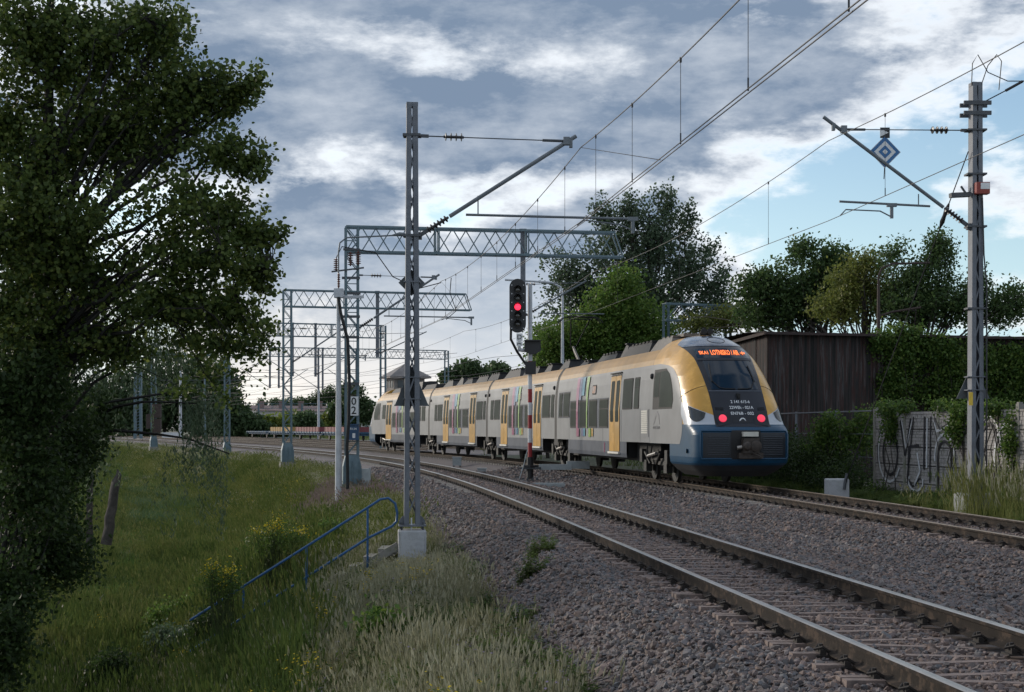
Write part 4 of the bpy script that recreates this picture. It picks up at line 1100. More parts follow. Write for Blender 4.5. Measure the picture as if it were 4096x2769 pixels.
def std_arm(o, P, n, side=.25, dz=0.0):
    cantilever(o, P, n, side, 5.55 + dz, (3.43, 7.72 + dz), (7.64 + dz, 0, (3.2, 7.6 + dz)), (3.3, 7.45 + dz), ((1.25, 6.06 + dz), (4.75, 6.04 + dz)), ((4.7, 6.04 + dz), (4.7, 5.8 + dz), (4.45, 5.92 + dz), (3.7, 6.0 + dz), (3.5, 5.93 + dz)), ((1.45, 6.45 + dz), (1.45, 6.06 + dz)))
def drop(o, p, z0, z1, mat='galv', w=.20):
    mb = MB(); p = V(p.x, p.y, 0); mb.bar(p + V(0, 0, z1), p + V(0, 0, z0), w, w * .9, up=(0, 1, 0)); mb.box(p + V(0, 0, z1), (w + .08, w + .08, .06)); mb.box(p + V(0, 0, z0 + .3), (w + .1, w + .1, .06)); return mb.build('drop_post', mat, o)
def short_arm(o, p, n, d, zl, zt):
    p = V(p.x, p.y, 0); a, b = p + n * .12 + V(0, 0, zl), p + n * d + V(0, 0, zt); u = (b - a).normalized()
    mb = MB(); mb.tube(a + u * .5, b + u * .15, .035, 6); mb.tube(p + n * .5 + V(0, 0, zt - .1), b, .014, 5); mb.tube(p + n * (d * .25) + V(0, 0, zl + .1), p + n * (d * 1.35) + V(0, 0, zl + .1), .024, 6); mb.build('cantilever_tube', 'tube_grey', o, smooth=40)
    mb = MB(); insulator(mb, a, a + u * .5, .07, 5); mb.build('insulator', 'insulator_dark', o); mb = MB(); insulator(mb, p + n * .12 + V(0, 0, zt - .1), p + n * .5 + V(0, 0, zt - .1), .07, 3); mb.build('insulator', 'insulator_dark', o)

def gantry(label, base, n, z0, zt, h, L, drops, mat='teal_steel', far_leg=False, w=.47, arm=True, ext=.35, group=None, dx=.5):
    P = V(base[0], base[1], 0); n = n.normalized(); t = V(-n.y, n.x, 0)
    o = thing('overhead_gantry', label, 'gantry', (P.x, P.y, z0), 0, group)
    flared_base(o, P, n, t, z0, z0 + 1.15, w, w * 1.55, mat)
    angle_mast(o, P, n, t, z0 + 1.1, zt, w, mat)
    truss(o, P - n * (w / 2) + V(0, 0, zt), P + n * L + V(0, 0, zt), h, w, mat, .58, 0 if far_leg else ext)
    if far_leg:
        Q = P + n * L
        for e in (-1, 1): mb = MB(); mb.bar(Q + n * (e * .22) + V(0, 0, z0), Q + n * (e * .22) + V(0, 0, zt), .16, .30, up=(0, 1, 0)); mb.build('far_post', mat, o)
        mb = MB()
        for k in range(14): z = z0 + (zt - z0) * k / 14; mb.box(Q + V(0, 0, z + .3), (.40, .04, .06))
        mb.build('batten_plates', mat, o, kind='stuff')
    for d, zl in drops:
        drop(o, P + n * d, zl, zt + .05)
    MB().box(P + V(0, 0, z0 - .2), (w * 1.9, w * 1.9, .42), Matrix((n, t, V(0, 0, 1))).transposed()).build('foundation', 'concrete_dirty', o)
    if arm: std_arm(o, P, n, w / 2)
    return o, P, n, t
zs_ = float(shelf(57.4))
g1, G1, gn1, gt1 = gantry('blue-grey lattice gantry with the number plate 02 and a long truss arm over both tracks', (gx(351.8, 57.4), 57.4), tnor(A1, 57.4), -.50, 9.50, .97, 10.45, [(6.77, 5.9)])
short_arm(g1, G1 + gn1 * 6.77, gn1, 2.45, 6.15, 7.5)
g2, G2, gn2, gt2 = gantry('second blue-grey lattice gantry, bare mast with a truss arm over both tracks', (gx(287.3, 88), 88), tnor(A1, 88), -.35, 9.90, .98, 10.9, [(5.44, 5.95)])
short_arm(g2, G2 + gn2 * 5.44, gn2, 2.9, 6.2, 7.5)
g3, G3, gn3, gt3 = gantry('third gantry, portal with twin right posts near the signal tower', (gx(227, 125), 125), tnor(A1, 125), -.65, 10.65, 1.1, 13.6, [(5.6, 6.1), (7.6, 6.1)], far_leg=True, w=.42)
short_arm(g3, G3 + gn3 * 5.6, -gn3, 2.9, 6.3, 8.0); short_arm(g3, G3 + gn3 * 7.6, gn3, 2.9, 6.3, 8.0)
g4, G4, gn4, gt4 = gantry('widest gantry, long thin portal spanning the yard behind the tail of the train', (gx(153.6, 160), 160), tnor(A1, 160), -.4, 10.65, 1.0, 33.4, [(12.7, 6.1), (13.7, 6.1), (18.2, 6.0), (18.7, 6.0), (22.6, 6.0)], far_leg=True, w=.5, arm=False)
for d, s in ((12.7, -1), (13.7, 1), (18.2, -1), (22.6, -1)): short_arm(g4, G4 + gn4 * d, gn4 * s, 3.2, 6.2, 8.2)
# equipment on the first gantry
for e, z in ((-.02, 7.95), (.28, 8.0)):
    mb = MB(); insulator(mb, G1 + gn1 * (-.05 + e) - gt1 * .3 + V(0, 0, z), G1 + gn1 * (-.05 + e) - gt1 * .3 + V(0, 0, z + .55), .11, 6); mb.build('insulator', 'insulator_brown', g1, smooth=40)
mb = MB(); insulator(mb, G1 + gn1 * -.62 - gt1 * .3 + V(0, 0, 7.75), G1 + gn1 * -.62 - gt1 * .3 + V(0, 0, 8.25), .11, 6); mb.build('insulator', 'insulator_brown', g1, smooth=40)
mb = MB(); mb.bar(G1 - gn1 * .8 - gt1 * .3 + V(0, 0, 7.72), G1 + gn1 * .45 - gt1 * .3 + V(0, 0, 7.90), .06); mb.bar(G1 - gn1 * .35 - gt1 * .28 + V(0, 0, 8.6), G1 + gn1 * .3 - gt1 * .28 + V(0, 0, 8.6), .08); mb.build('switch_frame', 'galv_dark', g1)
mb = MB(); mb.path([G1 - gn1 * .62 - gt1 * .3 + V(0, 0, 8.25), G1 - gn1 * .4 - gt1 * .3 + V(0, 0, 8.7), G1 + gn1 * .25 - gt1 * .3 + V(0, 0, 8.6), G1 + gn1 * .9 - gt1 * .3 + V(0, 0, 8.5), G1 + gn1 * 1.6 + V(0, 0, 7.6), G1 + gn1 * 2.6 + V(0, 0, 7.15), G1 + gn1 * 3.5 + V(0, 0, 7.4)], .022, 6); mb.build('jumper_cable', 'wire_dark', g1)
mb = MB(); mb.path([G1 + gn1 * 3.9 + V(0, 0, 7.6), G1 + gn1 * 3.85 + V(0, 0, 7.0), G1 + gn1 * 4.1 + V(0, 0, 6.3), G1 + gn1 * 3.7 + V(0, 0, 5.95)], .018, 5); mb.build('jumper_cable', 'wire_dark', g1)
for z, w in ((7.5, .7), (6.9, .75), (6.0, .7), (5.2, .65), (3.4, .6)): MB().box(G1 - gt1 * .26 + V(-.05, 0, z), (w, .05, .10)).build('cross_bar', 'galv_dark', g1)
for k, (px, py, dz) in enumerate(()): pass
C = G1 - gt1 * .30 + V(.06, 0, EYE + (YH - 406) * 57 / F)
MB().box(C, (.36, .02, .74)).build('number_plate', 'sign_white', g1)
text_mesh('0', .42, 'plate_lettering', 'sign_black', C + V(0, -.014, .17), V(1, 0, 0), V(0, 0, 1), g1, .003); text_mesh('2', .42, 'plate_lettering', 'sign_black', C + V(0, -.014, -.18), V(1, 0, 0), V(0, 0, 1), g1, .003)
C = G1 - gt1 * .36 + V(.05, 0, EYE + (YH - 432.5) * 57 / F)
mb = MB(); mb.box(C, (.42, .24, .58)); mb.box(C + V(0, -.02, .31), (.46, .30, .04)); mb.build('equipment_box', 'box_blue', g1)
text_mesh('R134', .12, 'box_lettering', 'sign_white', C + V(0, -.124, .14), V(1, 0, 0), V(0, 0, 1), g1, .003); MB().box(C + V(.02, -.125, -.12), (.11, .01, .18)).build('box_label', 'sign_white', g1)
C = G1 + gn1 * .55 - gt1 * .2; MB().box(C + V(0, 0, -.35), (.34, .3, .9)).build('cable_cabinet', 'cabinet_grey', g1)

# lamp post beside it, with a thick cable and a curved arm
Lp = V(gx(338.5, 55.5), 55.5, 0); zb = float(height(Lp.x, Lp.y))
lp = thing('lamp_post', 'tapered pale lamp post with a thick black cable beside the numbered gantry', 'lamp post', (Lp.x, Lp.y, zb))
mb = MB(); mb.path([Lp + V(0, 0, zb), Lp + V(0, 0, 6.9)], .15, 12, [.135, .07]); mb.build('pole', 'pole_white', lp, smooth=40)
mb = MB(); mb.path([Lp + V(0, 0, 6.85), Lp + V(0, 0, 8.3), Lp + V(.05, 0, 8.65), Lp + V(.3, 0, 8.85), Lp + V(1.0, 0, 8.88), Lp + V(2.0, 0, 8.93)], .03, 8); mb.build('arm', 'tube_grey', lp, smooth=40)
mb = MB(); mb.path([Lp + V(2.0, 0, 8.93), Lp + V(2.3, 0, 8.98), Lp + V(2.7, 0, 8.94), Lp + V(2.85, 0, 8.93)], .05, 8, [.03, .08, .06, .01]); mb.build('lamp_head', 'tube_grey', lp, smooth=40)
mb = MB(); mb.box(Lp + V(.02, -.05, 6.75), (.34, .34, .34)); mb.box(Lp + V(.5, 0, 6.62), (.9, .12, .10)); mb.build('bracket', 'pole_white', lp)
mb = MB(); mb.path([Lp + V(.02, -.2, 6.6), Lp + V(.10, -.16, 6.0), Lp + V(.36, -.12, 5.0), Lp + V(.42, -.1, 3.5), Lp + V(.40, -.1, 2.0), Lp + V(.33, -.1, 1.0), Lp + V(.36, -.1, zb + .5), Lp + V(.16, -.2, zb)], .06, 8); mb.build('cable', 'rubber', lp, smooth=40)
mb = MB(); insulator(mb, Lp + V(.02, -.12, 6.95), Lp + V(.02, -.1, 7.5), .06, 6); mb.build('insulator', 'insulator_brown', lp)

# ---- wires
def wire_line(label, A, sup, dr_step, stag, pair, y_near):
    """sup: list of (Y, contact height, messenger height)"""
    o = thing('overhead_line', label, 'wire', tpos(A, sup[0][0], 0, sup[0][1]))
    ys, zc, zm, of = [s[0] for s in sup], [s[1] for s in sup], [s[2] for s in sup], [s[3] for s in sup]
    pts_c, pts_m, drs = [], [], []
    def offx(y): return float(np.interp(y, ys, of))
    def C(y): return tpos(A, y, 0, 0) + tnor(A, y) * 0, float(np.interp(y, ys, zc))
    def base(y):
        k = max(0, min(len(ys) - 2, int(np.searchsorted(ys, y) - 1))); a, b = ys[k], ys[k + 1]; f = (y - a) / (b - a)
        p = tpos(A, a, of[k]).lerp(tpos(A, b, of[k + 1]), f); sag = 4 * f * (1 - f)
        return p, (zc[k] + (zc[k + 1] - zc[k]) * f), (zm[k] + (zm[k + 1] - zm[k]) * f) - sag * .42 * (b - a) / 28
    y = sup[0][0]
    while y <= sup[-1][0]:
        p, c, m = base(y); pts_c.append(V(p.x, p.y, c)); pts_m.append(V(p.x, p.y, m)); y += 1.0
    for e in ((-.035, .035) if pair else (0,)):
        MB().path([q + V(e, 0, 0) for q in pts_c], .0085, 5).build('contact_wire', 'wire_dark', o)
    MB().path(pts_m, .010, 5).build('messenger_wire', 'wire_dark', o)
    for k in range(len(ys) - 1):
        a, b = ys[k], ys[k + 1]; nD = int((b - a) / dr_step)
        for j in range(nD):
            yy = a + (b - a) * (j + .5) / nD
            if yy > 100: continue
            p, c, m = base(yy); mb = MB(); mb.tube(V(p.x, p.y, c), V(p.x, p.y, m), .0045, 4); mb.box(V(p.x, p.y, m - .02), (.03, .05, .07)); mb.tube(V(p.x, p.y, c + .16), V(p.x, p.y, c), .011, 5); mb.build('dropper', 'wire_dark', o)
    return o, base
wl1, base1 = wire_line('pair of contact wires under their carrier wire over the nearest track', A1, [(2, 5.62, 7.35, .15), (30.05, 5.87, 7.41, .02), (58, 5.95, 7.45, -.25), (89, 5.95, 7.5, .2), (127, 5.95, 7.5, 0), (166, 5.95, 7.5, 0), (260, 5.9, 7.4, 0)], 3.3, 0, True, 2)
p, c, m = base1(30.05); q, c2, m2_ = base1(22.6)
MB().tube(V(p.x, p.y, m), V(q.x, q.y, c2), .006, 4).build('anchor_rope', 'wire_dark', wl1)
p, c, m = base1(58); q, c2, m2_ = base1(51)
MB().tube(V(p.x, p.y, m), V(q.x, q.y, c2), .006, 4).build('anchor_rope', 'wire_dark', wl1)
wl2, base2 = wire_line('single contact wire under its carrier wire over the track of the train', A2, [(6, 6.6, 8.6, .2), (33.9, 6.46, 8.31, -.17), (59.2, 6.35, 7.95, -.45), (90, 6.1, 7.6, .2), (130, 6.0, 7.5, 0), (170, 6.0, 7.5, 0), (270, 6.0, 7.5, 0)], 6.4, 0, False, 6)
for off, z, lab in ((5.4, 6.1, 'first overhead line of the far yard, beyond the train'), (10.4, 6.0, 'second overhead line of the far yard'), (16, 5.9, 'third overhead line of the far yard, above the flat wagons')):
    o = thing('overhead_line', lab, 'wire', tpos(A2, 120, off, z))
    for zz, nm in ((z, 'contact_wire'), (z + 1.5, 'messenger_wire')):
        pts = [tpos(A2, y, off, zz - (0 if nm == 'contact_wire' else .5 * (.5 - .5 * math.cos(2 * math.pi * (y - 120) / 42)))) for y in range(112, 380, 6)]
        MB().path(pts, .016, 4).build(nm, 'wire_dark', o)

# ---- colour-light signal between the tracks
S = V(gx(530, 58), 58, 0); zb = -.32; SF = 58 / F
sz = lambda py: EYE + (YH - py) * SF
sg_ = thing('railway_signal', 'five-lamp railway signal showing red on a red and white banded post', 'signal', (S.x, S.y, zb))
bands = [(467, 'sign_black'), (455, None), (428.5, 'signal_red'), (416, 'signal_white'), (404, 'signal_red'), (391, 'signal_white'), (374, 'signal_red')]
edges = [455, 441, 428.5, 416, 404, 392, 380, 374]; cols = ['signal_red', 'signal_white', 'signal_red', 'signal_white', 'signal_red', 'signal_white', 'signal_red']
edges = [457, 442.5, 428.5, 415, 402.5, 389, 374, 361]
for k in range(7): MB().tube(S + V(0, 0, sz(edges[k])), S + V(0, 0, sz(edges[k + 1]) - .002), .085, 12).build('post_band', cols[k], sg_, smooth=40)
MB().tube(S + V(0, 0, sz(361)), S + V(0, 0, sz(284)), .09, 12).build('post', 'pole_white', sg_, smooth=40)
mb = MB(); mb.tube(S + V(0, 0, zb), S + V(0, 0, sz(457)), .13, 12); mb.tube(S + V(0, 0, sz(467)), S + V(0, 0, sz(465)), .34, 8); mb.build('post_foot', 'sign_black', sg_, smooth=40)
mb = MB()
for dx in (-.28, -.1, .1, .28): mb.box(S + V(dx, -.1, -.42), (.08, .3, .3))
mb.box(S + V(0, 0, sz(468)), (.85, .5, .08)); mb.build('foot_frame', 'galv_dark', sg_)
mb = MB(); mb.box(S + V(1.0, .1, sz(467)), (1.3, .2, .22)); mb.box(S + V(1.9, .2, sz(465)), (.9, .3, .3)); mb.build('cable_trough', 'cabinet_grey', sg_)
H = V(gx(517.7, 57.6), 57.55, 0); hw = .325
z0, z1 = sz(333.5), sz(279.8); pl = []
for g in lin(0, math.pi, 10): pl.append((hw * math.cos(g), z1 - hw + hw * math.sin(g)))
for g in lin(math.pi, 2 * math.pi, 10): pl.append((hw * math.cos(g), z0 + hw + hw * math.sin(g)))
MB().prism(pl, H, V(1, 0, 0), V(0, 0, 1), V(0, .05, 0)).build('backboard', 'sign_black', sg_)
MB().box(H + V(0, .2, (z0 + z1) / 2), (.42, .3, 1.75)).build('lamp_housing', 'sign_black', sg_)
for k in range(5):
    c = H + V(0, -.005, sz(290 + k * 8.55 + .8))
    mb = MB(); ring = [(math.cos(g) * .155, math.sin(g) * .155) for g in lin(-.5, math.pi + .5, 12)]
    mb.lathe([(.155, 0), (.16, .05), (.15, .05), (.14, .01)], c, (0, -1, 0), 16); 
    for i in range(12):                                           # hood over the lens
        a0, a1 = ring[i], ring[i + 1]; mb.add([c + V(a0[0], 0, a0[1]), c + V(a1[0], 0, a1[1]), c + V(a1[0], -.26 * (.4 + .6 * max(0, a1[1] / .155)), a1[1]), c + V(a0[0], -.26 * (.4 + .6 * max(0, a0[1] / .155)), a0[1])], [(0, 1, 2, 3)])
    mb.build('lamp_hood', 'sign_black', sg_, smooth=40)
    MB().lathe([(.125, 0), (.10, .02), (.05, .035), (.001, .04)], c + V(0, -.008, 0), (0, -1, 0), 16).build('lamp', 'lamp_on' if k == 2 else 'lens_off', sg_, smooth=60)
for k in range(6):
    for s in (-1, 1): MB().box(H + V(s * .23, -.008, sz(286.2 + k * 8.55)), (.035, .012, .035)).build('bolt', 'sign_white', sg_)
C = H + V(.07, -.02, sz(338)); MB().box(C, (.24, .02, .30)).build('name_plate', 'sign_white', sg_); text_mesh('D', .26, 'plate_lettering', 'sign_black', C + V(0, -.012, 0), V(1, 0, 0), V(0, 0, 1), sg_, .002)
C = H + V(.07, -.02, sz(344.5)); MB().box(C, (.24, .02, .18)).build('name_plate', 'sign_white', sg_); text_mesh('3', .22, 'plate_lettering', 'sign_black', C + V(0, -.012, 0), V(0, 0, 1), V(-1, 0, 0), sg_, .002)
mb = MB(); mb.tube(S + V(0, 0, sz(351)), S + V(-.45, -.2, sz(350)), .07, 8); mb.tube(S + V(-.42, -.2, sz(350)), S + V(-.42, -.2, sz(334)), .06, 8); mb.build('head_bracket', 'pole_white', sg_, smooth=40)
mb = MB(); mb.prism([(-.32, .55), (.32, .55), (.32, .12), (.12, -.02), (-.12, -.02), (-.32, .12)], S + V(.1, -.12, sz(354)), V(1, 0, 0), V(0, 0, 1), V(0, -.1, 0)); mb.box(S + V(.1, -.25, sz(341)), (.66, .3, .03)); mb.build('route_indicator', 'sign_black', sg_)
MB().box(S + V(.02, -.1, sz(368)), (.42, .26, .50)).build('control_box', 'sign_black', sg_)
mb = MB(); mb.path([H + V(-.26, .05, z0 + .3), H + V(-.27, .05, z0 - .25), S + V(-.5, -.05, sz(352)), S + V(-.15, -.05, sz(365))], .05, 8); mb.build('cable_duct', 'rubber', sg_, smooth=40)
mb = MB(); mb.path([S + V(-.1, -.1, sz(450)), S + V(-.25, -.3, sz(465)), S + V(-.45, -.5, -.38)], .022, 6); mb.build('cable', 'cabinet_grey', sg_)

# ---- small trackside things
def cabinet(px, py, Y, w, h, label, group=None):
    c = at(px, py, Y); z = float(height(c.x, c.y))
    o = thing('trackside_cabinet', label, 'cabinet', (c.x, c.y, z))
    mb = MB(); mb.box((c.x, c.y, z + .10 + h / 2), (w, w * .8, h)); mb.build('body', 'cabinet_grey', o)
    mb = MB(); mb.box((c.x, c.y, z + .10 + h + .03), (w * 1.12, w * .9, .06)); mb.build('lid', 'cabinet_grey', o)
    for s in (-1, 1): MB().box((c.x + s * w * .35, c.y, z + .05), (.06, .1, .3)).build('foot', 'galv_dark', o)
cabinet(457, 465, 78, .46, .40, 'small pale cabinet standing alone between the two tracks')
cabinet(482, 471, 68, .40, .10, 'low pale lid in the stones between the signal and the small cabinet')
mb = MB(); c = at(546, 481, 52); z = float(height(c.x, c.y)); mb.box((c.x, c.y, z + .05), (1.35, .35, .14)); mb.box((c.x + .1, c.y + .05, z + .13), (1.1, .25, .05)); o = mb.build('cable_cover', 'cabinet_grey'); tag(o, 'low grey concrete cover lying in the stones by the signal foot', 'cover')
mb = MB(); c = at(172, 436.5, 250); mb.box((c.x, c.y, .25), (3.2, 1.0, 1.0)); mb.box((c.x, c.y, .80), (3.3, 1.1, .1)); o = mb.build('relay_cabinet', 'sign_white'); tag(o, 'white relay cabinet in the far yard before dark trees', 'cabinet')

# ---- blue handrail of the bank stairs
def along(d): return P1 + V(-.28, -.02, 0) + V(-1, -.13, 0).normalized() * d
top = lambda d: EYE - (497.5 - YH) * 30 / F - .63 * max(0, d - .30)
hr = thing('handrail', 'bright blue tubular handrail descending the grassy bank from the mast', 'handrail', along(.6) + V(0, 0, -1.1))
p = [along(4.15) + V(0, 0, top(4.15)), along(.55) + V(0, 0, top(.55))]
bend = [along(.36) + V(0, 0, top(.4) + .03), along(.20) + V(0, 0, top(.3) - .01), along(.06) + V(0, 0, top(.3) - .12), along(.02) + V(0, 0, top(.3) - .30), along(.03) + V(0, 0, top(.3) - .48), along(.12) + V(0, 0, top(.3) - .58)]
q = [along(.62) + V(0, 0, top(.62) - .62), along(4.15) + V(0, 0, top(4.15) - .62)]
MB().path(p + bend + q, .026, 8).build('rail_tube', 'rail_blue', hr, smooth=50)
for d in (.62, 1.85, 3.1):
    MB().tube(along(d) + V(0, 0, top(d)), along(d) + V(0, 0, top(d) - 1.25), .024, 8).build('post', 'rail_blue', hr, smooth=50)
st = thing('bank_stairs', 'weathered concrete steps half buried in grass under the blue handrail', 'stairs', along(.3) + V(0, .6, -1.2))
for k in range(14):
    d = .25 + k * .30; c = along(d) + V(0, .55, top(d) - 1.12)
    MB().box(c, (.34, .9, .14)).build('step', 'concrete_dirty', st)
MB().bar(along(.0) + V(0, .08, top(.3) - .98), along(4.4) + V(0, .08, top(4.4) - 1.02), .08, .16).build('stringer', 'concrete_dirty', st)

# ---- far poles
def pole(name, label, px, py0, py1, Y, w, mat, kind=None):
    b = at(px, py0, Y); t_ = at(px, py1, Y)
    o = thing(name, label, 'pole', b)
    MB().path([b, t_], w, 8, [w, w * .6]).build('shaft', mat, o, smooth=40); return o, b, t_
o, b, t_ = pole('lamp_pole', 'slim pale lamp pole in the far yard between the gantries', 318.6, 440.7, 373, 222, .22, 'pole_white'); MB().path([t_, t_ + V(.1, 0, 1.0), t_ + V(-.6, 0, 1.5)], .08, 5).build('arm', 'pole_white', o)
o, b, t_ = pole('concrete_pole', 'white concrete pole before the dark tree clump', 180.5, 439, 371, 256, .30, 'pole_white'); MB().tube(t_ + V(0, 0, -1), t_ + V(-4.5, 0, -3.4), .07, 4).build('stay', 'galv_dark', o)
o, b, t_ = pole('steel_pole', 'slim grey-blue pole before the dark tree clump', 204.8, 438, 379, 262, .26, 'teal_steel'); MB().bar(t_ + V(-8, 0, -.2), t_ + V(8, 0, -.2), .12).build('cross_arm', 'galv_dark', o)
for px, py0, py1, Y, lab in ((138, 438.6, 372, 205, 'blue-grey mast with hanging tension weights, left of the dark trees'), (36, 440, 380, 230, 'blue-grey mast half hidden in willow leaves')):
    b = at(px, py0, Y); t_ = at(px, py1, Y); o = thing('tension_mast', lab, 'mast', b)
    for s in (-1, 1): MB().bar(b + V(s * .42, 0, 0), t_ + V(s * .36, 0, 0), .34, .5, up=(0, 1, 0)).build('channel', 'teal_steel', o)
    mb = MB()
    for k in range(22): z = b.z + (t_.z - b.z) * k / 22; mb.bar(V(b.x - .4, b.y - .2, z), V(b.x + .4, b.y - .2, z + .45), .08)
    mb.build('lacing', 'teal_steel', o, kind='stuff')
    mb = MB(); mb.tube(b + V(1.6, -.2, 8), b + V(1.6, -.2, 3.4), .04, 5); mb.build('weight_rope', 'wire_dark', o); MB().tube(b + V(1.6, -.2, 3.4), b + V(1.6, -.2, 1.4), .42, 10).build('weight_stack', 'weight_rust', o)
b = G4; mb = MB()
for z, h in ((3.5, 1.5), (1.9, 1.5)): MB().box(G4 - gt4 * .45 + V(.3, 0, z), (.9, .5, h)).build('weight_stack', 'weight_rust', g4)
o = thing('distant_gantry', 'low distant gantry truss in front of the long pale factory', 'gantry', at(258, 424, 380))
A_, B_ = at(214, 403.2, 385), at(392, 403.6, 375); truss(o, A_, B_, 1.35, .8, 'teal_steel', 1.2)
for px in (248, 258.6, 302, 328, 366):
    Y = 380; a = at(px, 404, Y); mb = MB(); mb.bar(V(a.x, a.y, -.3), a, .42, .5, up=(0, 1, 0)); mb.build('post', 'teal_steel', o)
o = thing('rear_gantry', 'grey-blue gantry truss between the train hood and the trees', 'gantry', at(667, 400, 84))
A_, B_ = at(664, 303.5, 84), at(795, 308.5, 86); truss(o, A_, B_, .95, .6, 'teal_steel', .75)
for px in (666, 728, 790):
    a = at(px, 305, 85)
    for e in (-.16, .16): mb = MB(); mb.bar(V(a.x + e, a.y + e, -.3), a + V(e, e, 0), .13, .22, up=(0, 1, 0)); mb.build('post', 'teal_steel', o)
# lamp posts behind the train and behind the shed
o, b, t_ = pole('lamp_post', 'slender white lamp post with a bent arm behind the signal', 562.5, 380, 296, 82, .10, 'pole_white'); MB().path([t_, t_ + V(-.1, 0, .5), t_ + V(-.6, 0, .75), t_ + V(-3.2, 0, .9)], .06, 6).build('arm', 'pole_white', o)
o, b, t_ = pole('rusty_lamp_post', 'rusty lamp post with a swan-neck arm rising behind the shed', 878.5, 345, 285, 66, .10, 'weight_rust'); MB().path([t_, t_ + V(0, 0, .4), t_ + V(.15, 0, .75), t_ + V(.6, 0, .95), t_ + V(2.3, 0, 1.0)], .05, 6).build('arm', 'weight_rust', o)
MB().path([t_ + V(0, 0, -1.4), t_ + V(.6, 0, -1.2), t_ + V(1.9, 0, -1.0)], .05, 6).build('lower_arm', 'weight_rust', o)
# ------------------------------------------------------------------ shed, fences, far buildings and wagons
def streak_mat(name, cols, sx=7.0, sz=.35, bump=.0):
    m = bpy.data.materials.new(name); m.use_nodes = True; nt = m.node_tree; b = nt.nodes['Principled BSDF']
    tc = nt.nodes.new('ShaderNodeTexCoord'); mp = nt.nodes.new('ShaderNodeMapping'); mp.inputs['Scale'].default_value = (sx, sx, sz)
    geo = nt.nodes.new('ShaderNodeNewGeometry'); nt.links.new(geo.outputs['Position'], mp.inputs['Vector'])
    n = xnoise(nt, mp.outputs[0], 1.0, 6, .65)
    rp = nt.nodes.new('ShaderNodeValToRGB'); e = rp.color_ramp.elements
    while len(e) < len(cols): e.new(.5)
    for i, c in enumerate(cols): e[i].position = .28 + .46 * i / (len(cols) - 1); e[i].color = (*c, 1)
    n = (n - .5) * 1.5 + .5; nt.links.new(n.s, rp.inputs[0]); nt.links.new(rp.outputs[0], b.inputs['Base Color']); b.inputs['Roughness'].default_value = .8
    MATS[name] = m
streak_mat('rusty_sheet', [(.003, .003, .003), (.008, .007, .007), (.022, .018, .018), (.034, .009, .006), (.060, .056, .058), (.009, .007, .007)])
M('rusty_roof', (.040, .024, .022), .85, var=.35, scale=3, col2=(.024, .018, .017))
M('fence_slab', (.33, .31, .30), .92, var=.30, scale=7, bump=.5, bscale=40, col2=(.16, .155, .14))
M('fence_joint', (.085, .08, .075), .95, var=.3, scale=6)
M('graffiti_white', (.50, .51, .53), .6, var=.25, scale=9)
M('graffiti_black', (.02, .02, .024), .6, var=.25, scale=9)
M('old_wood', (.050, .043, .038), .9, var=.35, scale=5, bump=.5, bscale=30)

def corrugated(mb, a, b, z0, z1, pitch=.15, amp=.02, z1b=None, n=None):
    a, b = Vector(a), Vector(b); u = (b - a).normalized(); n = n or V(u.y, -u.x, 0); L = (b - a).length; k = max(2, int(L / pitch * 4))
    lo, hi = [], []
    for i in range(k + 1):
        f = i / k; d = amp * math.sin(2 * math.pi * f * L / pitch); p = a + u * (L * f) + n * d
        zt = z1 + ((z1b if z1b is not None else z1) - z1) * f
        lo.append(p + V(0, 0, z0)); hi.append(p + V(0, 0, zt))
    mb.grid([lo, hi])
C0 = V(9.55, 55, 0); C1 = V(22.0, 58.6, 0); C2 = C0 + V(-.22, .975, 0) * 13
shed = thing('tin_shed', 'long dark rust-streaked corrugated shed behind the fence, half grown over', 'shed', C0)
u = (C1 - C0).normalized(); Ls = (C1 - C0).length; k = 14
for i in range(k):
    mb = MB(); off = V(u.y, -u.x, 0) * (RND.uniform(0, .03))
    corrugated(mb, C0 + u * (Ls * i / k) + off, C0 + u * (Ls * (i + 1) / k + .03) + off, -.3, 5.20 + RND.uniform(-.02, .02)); mb.build('wall_sheet', 'rusty_sheet', shed, smooth=60)
k = 12
for i in range(k):
    f0, f1 = i / k, (i + 1) / k; off = V(-1, -.2, 0) * RND.uniform(0, .03)
    mb = MB(); corrugated(mb, C0.lerp(C2, f1) + off, C0.lerp(C2, f0) + off, -.3, 5.20 - .6 * f1, z1b=5.20 - .6 * f0); mb.build('wall_sheet', 'rusty_sheet', shed, smooth=60)
mb = MB(); rows = []
for i in range(121):
    p = C0 - u * .25 + u * ((Ls + .5) * i / 120); d = .025 * math.sin(i * 1.3)
    rows.append([p + V(u.y, -u.x, 0) * .35 + V(0, 0, 5.24 + d), p + V(-u.y, u.x, 0) * 1.5 + V(0, 0, 5.32 + d), p + V(-u.y, u.x, 0) * 12 + V(0, 0, 4.9 + d)])
mb.grid(rows); mb.build('roof', 'rusty_roof', shed)
mb = MB(); qd = [C0 + V(.12, .15, 0), C1 + V(0, .15, 0), C1 + (C2 - C0) + V(0, -.1, 0), C2 + V(.12, -.1, 0)]; mb.add([q + V(0, 0, z) for z in (-.3, 4.5) for q in qd], [(0, 1, 5, 4), (1, 2, 6, 5), (2, 3, 7, 6), (3, 0, 4, 7), (4, 5, 6, 7)]); mb.build('light_block_box', 'under_dark', shed)  # dark box added inside, keeps sky light from showing between the sheets
mb = MB(); mb.bar(C0 + V(u.y, -u.x, 0) * .36 - u * .3 + V(0, 0, 5.20), C1 + V(u.y, -u.x, 0) * .36 + V(0, 0, 5.20), .05, .10); mb.bar(C0 + V(-.15, -.2, 5.22), C2 + V(-.15, 0, 4.63), .06, .12); mb.build('eaves_trim', 'rusty_roof', shed)

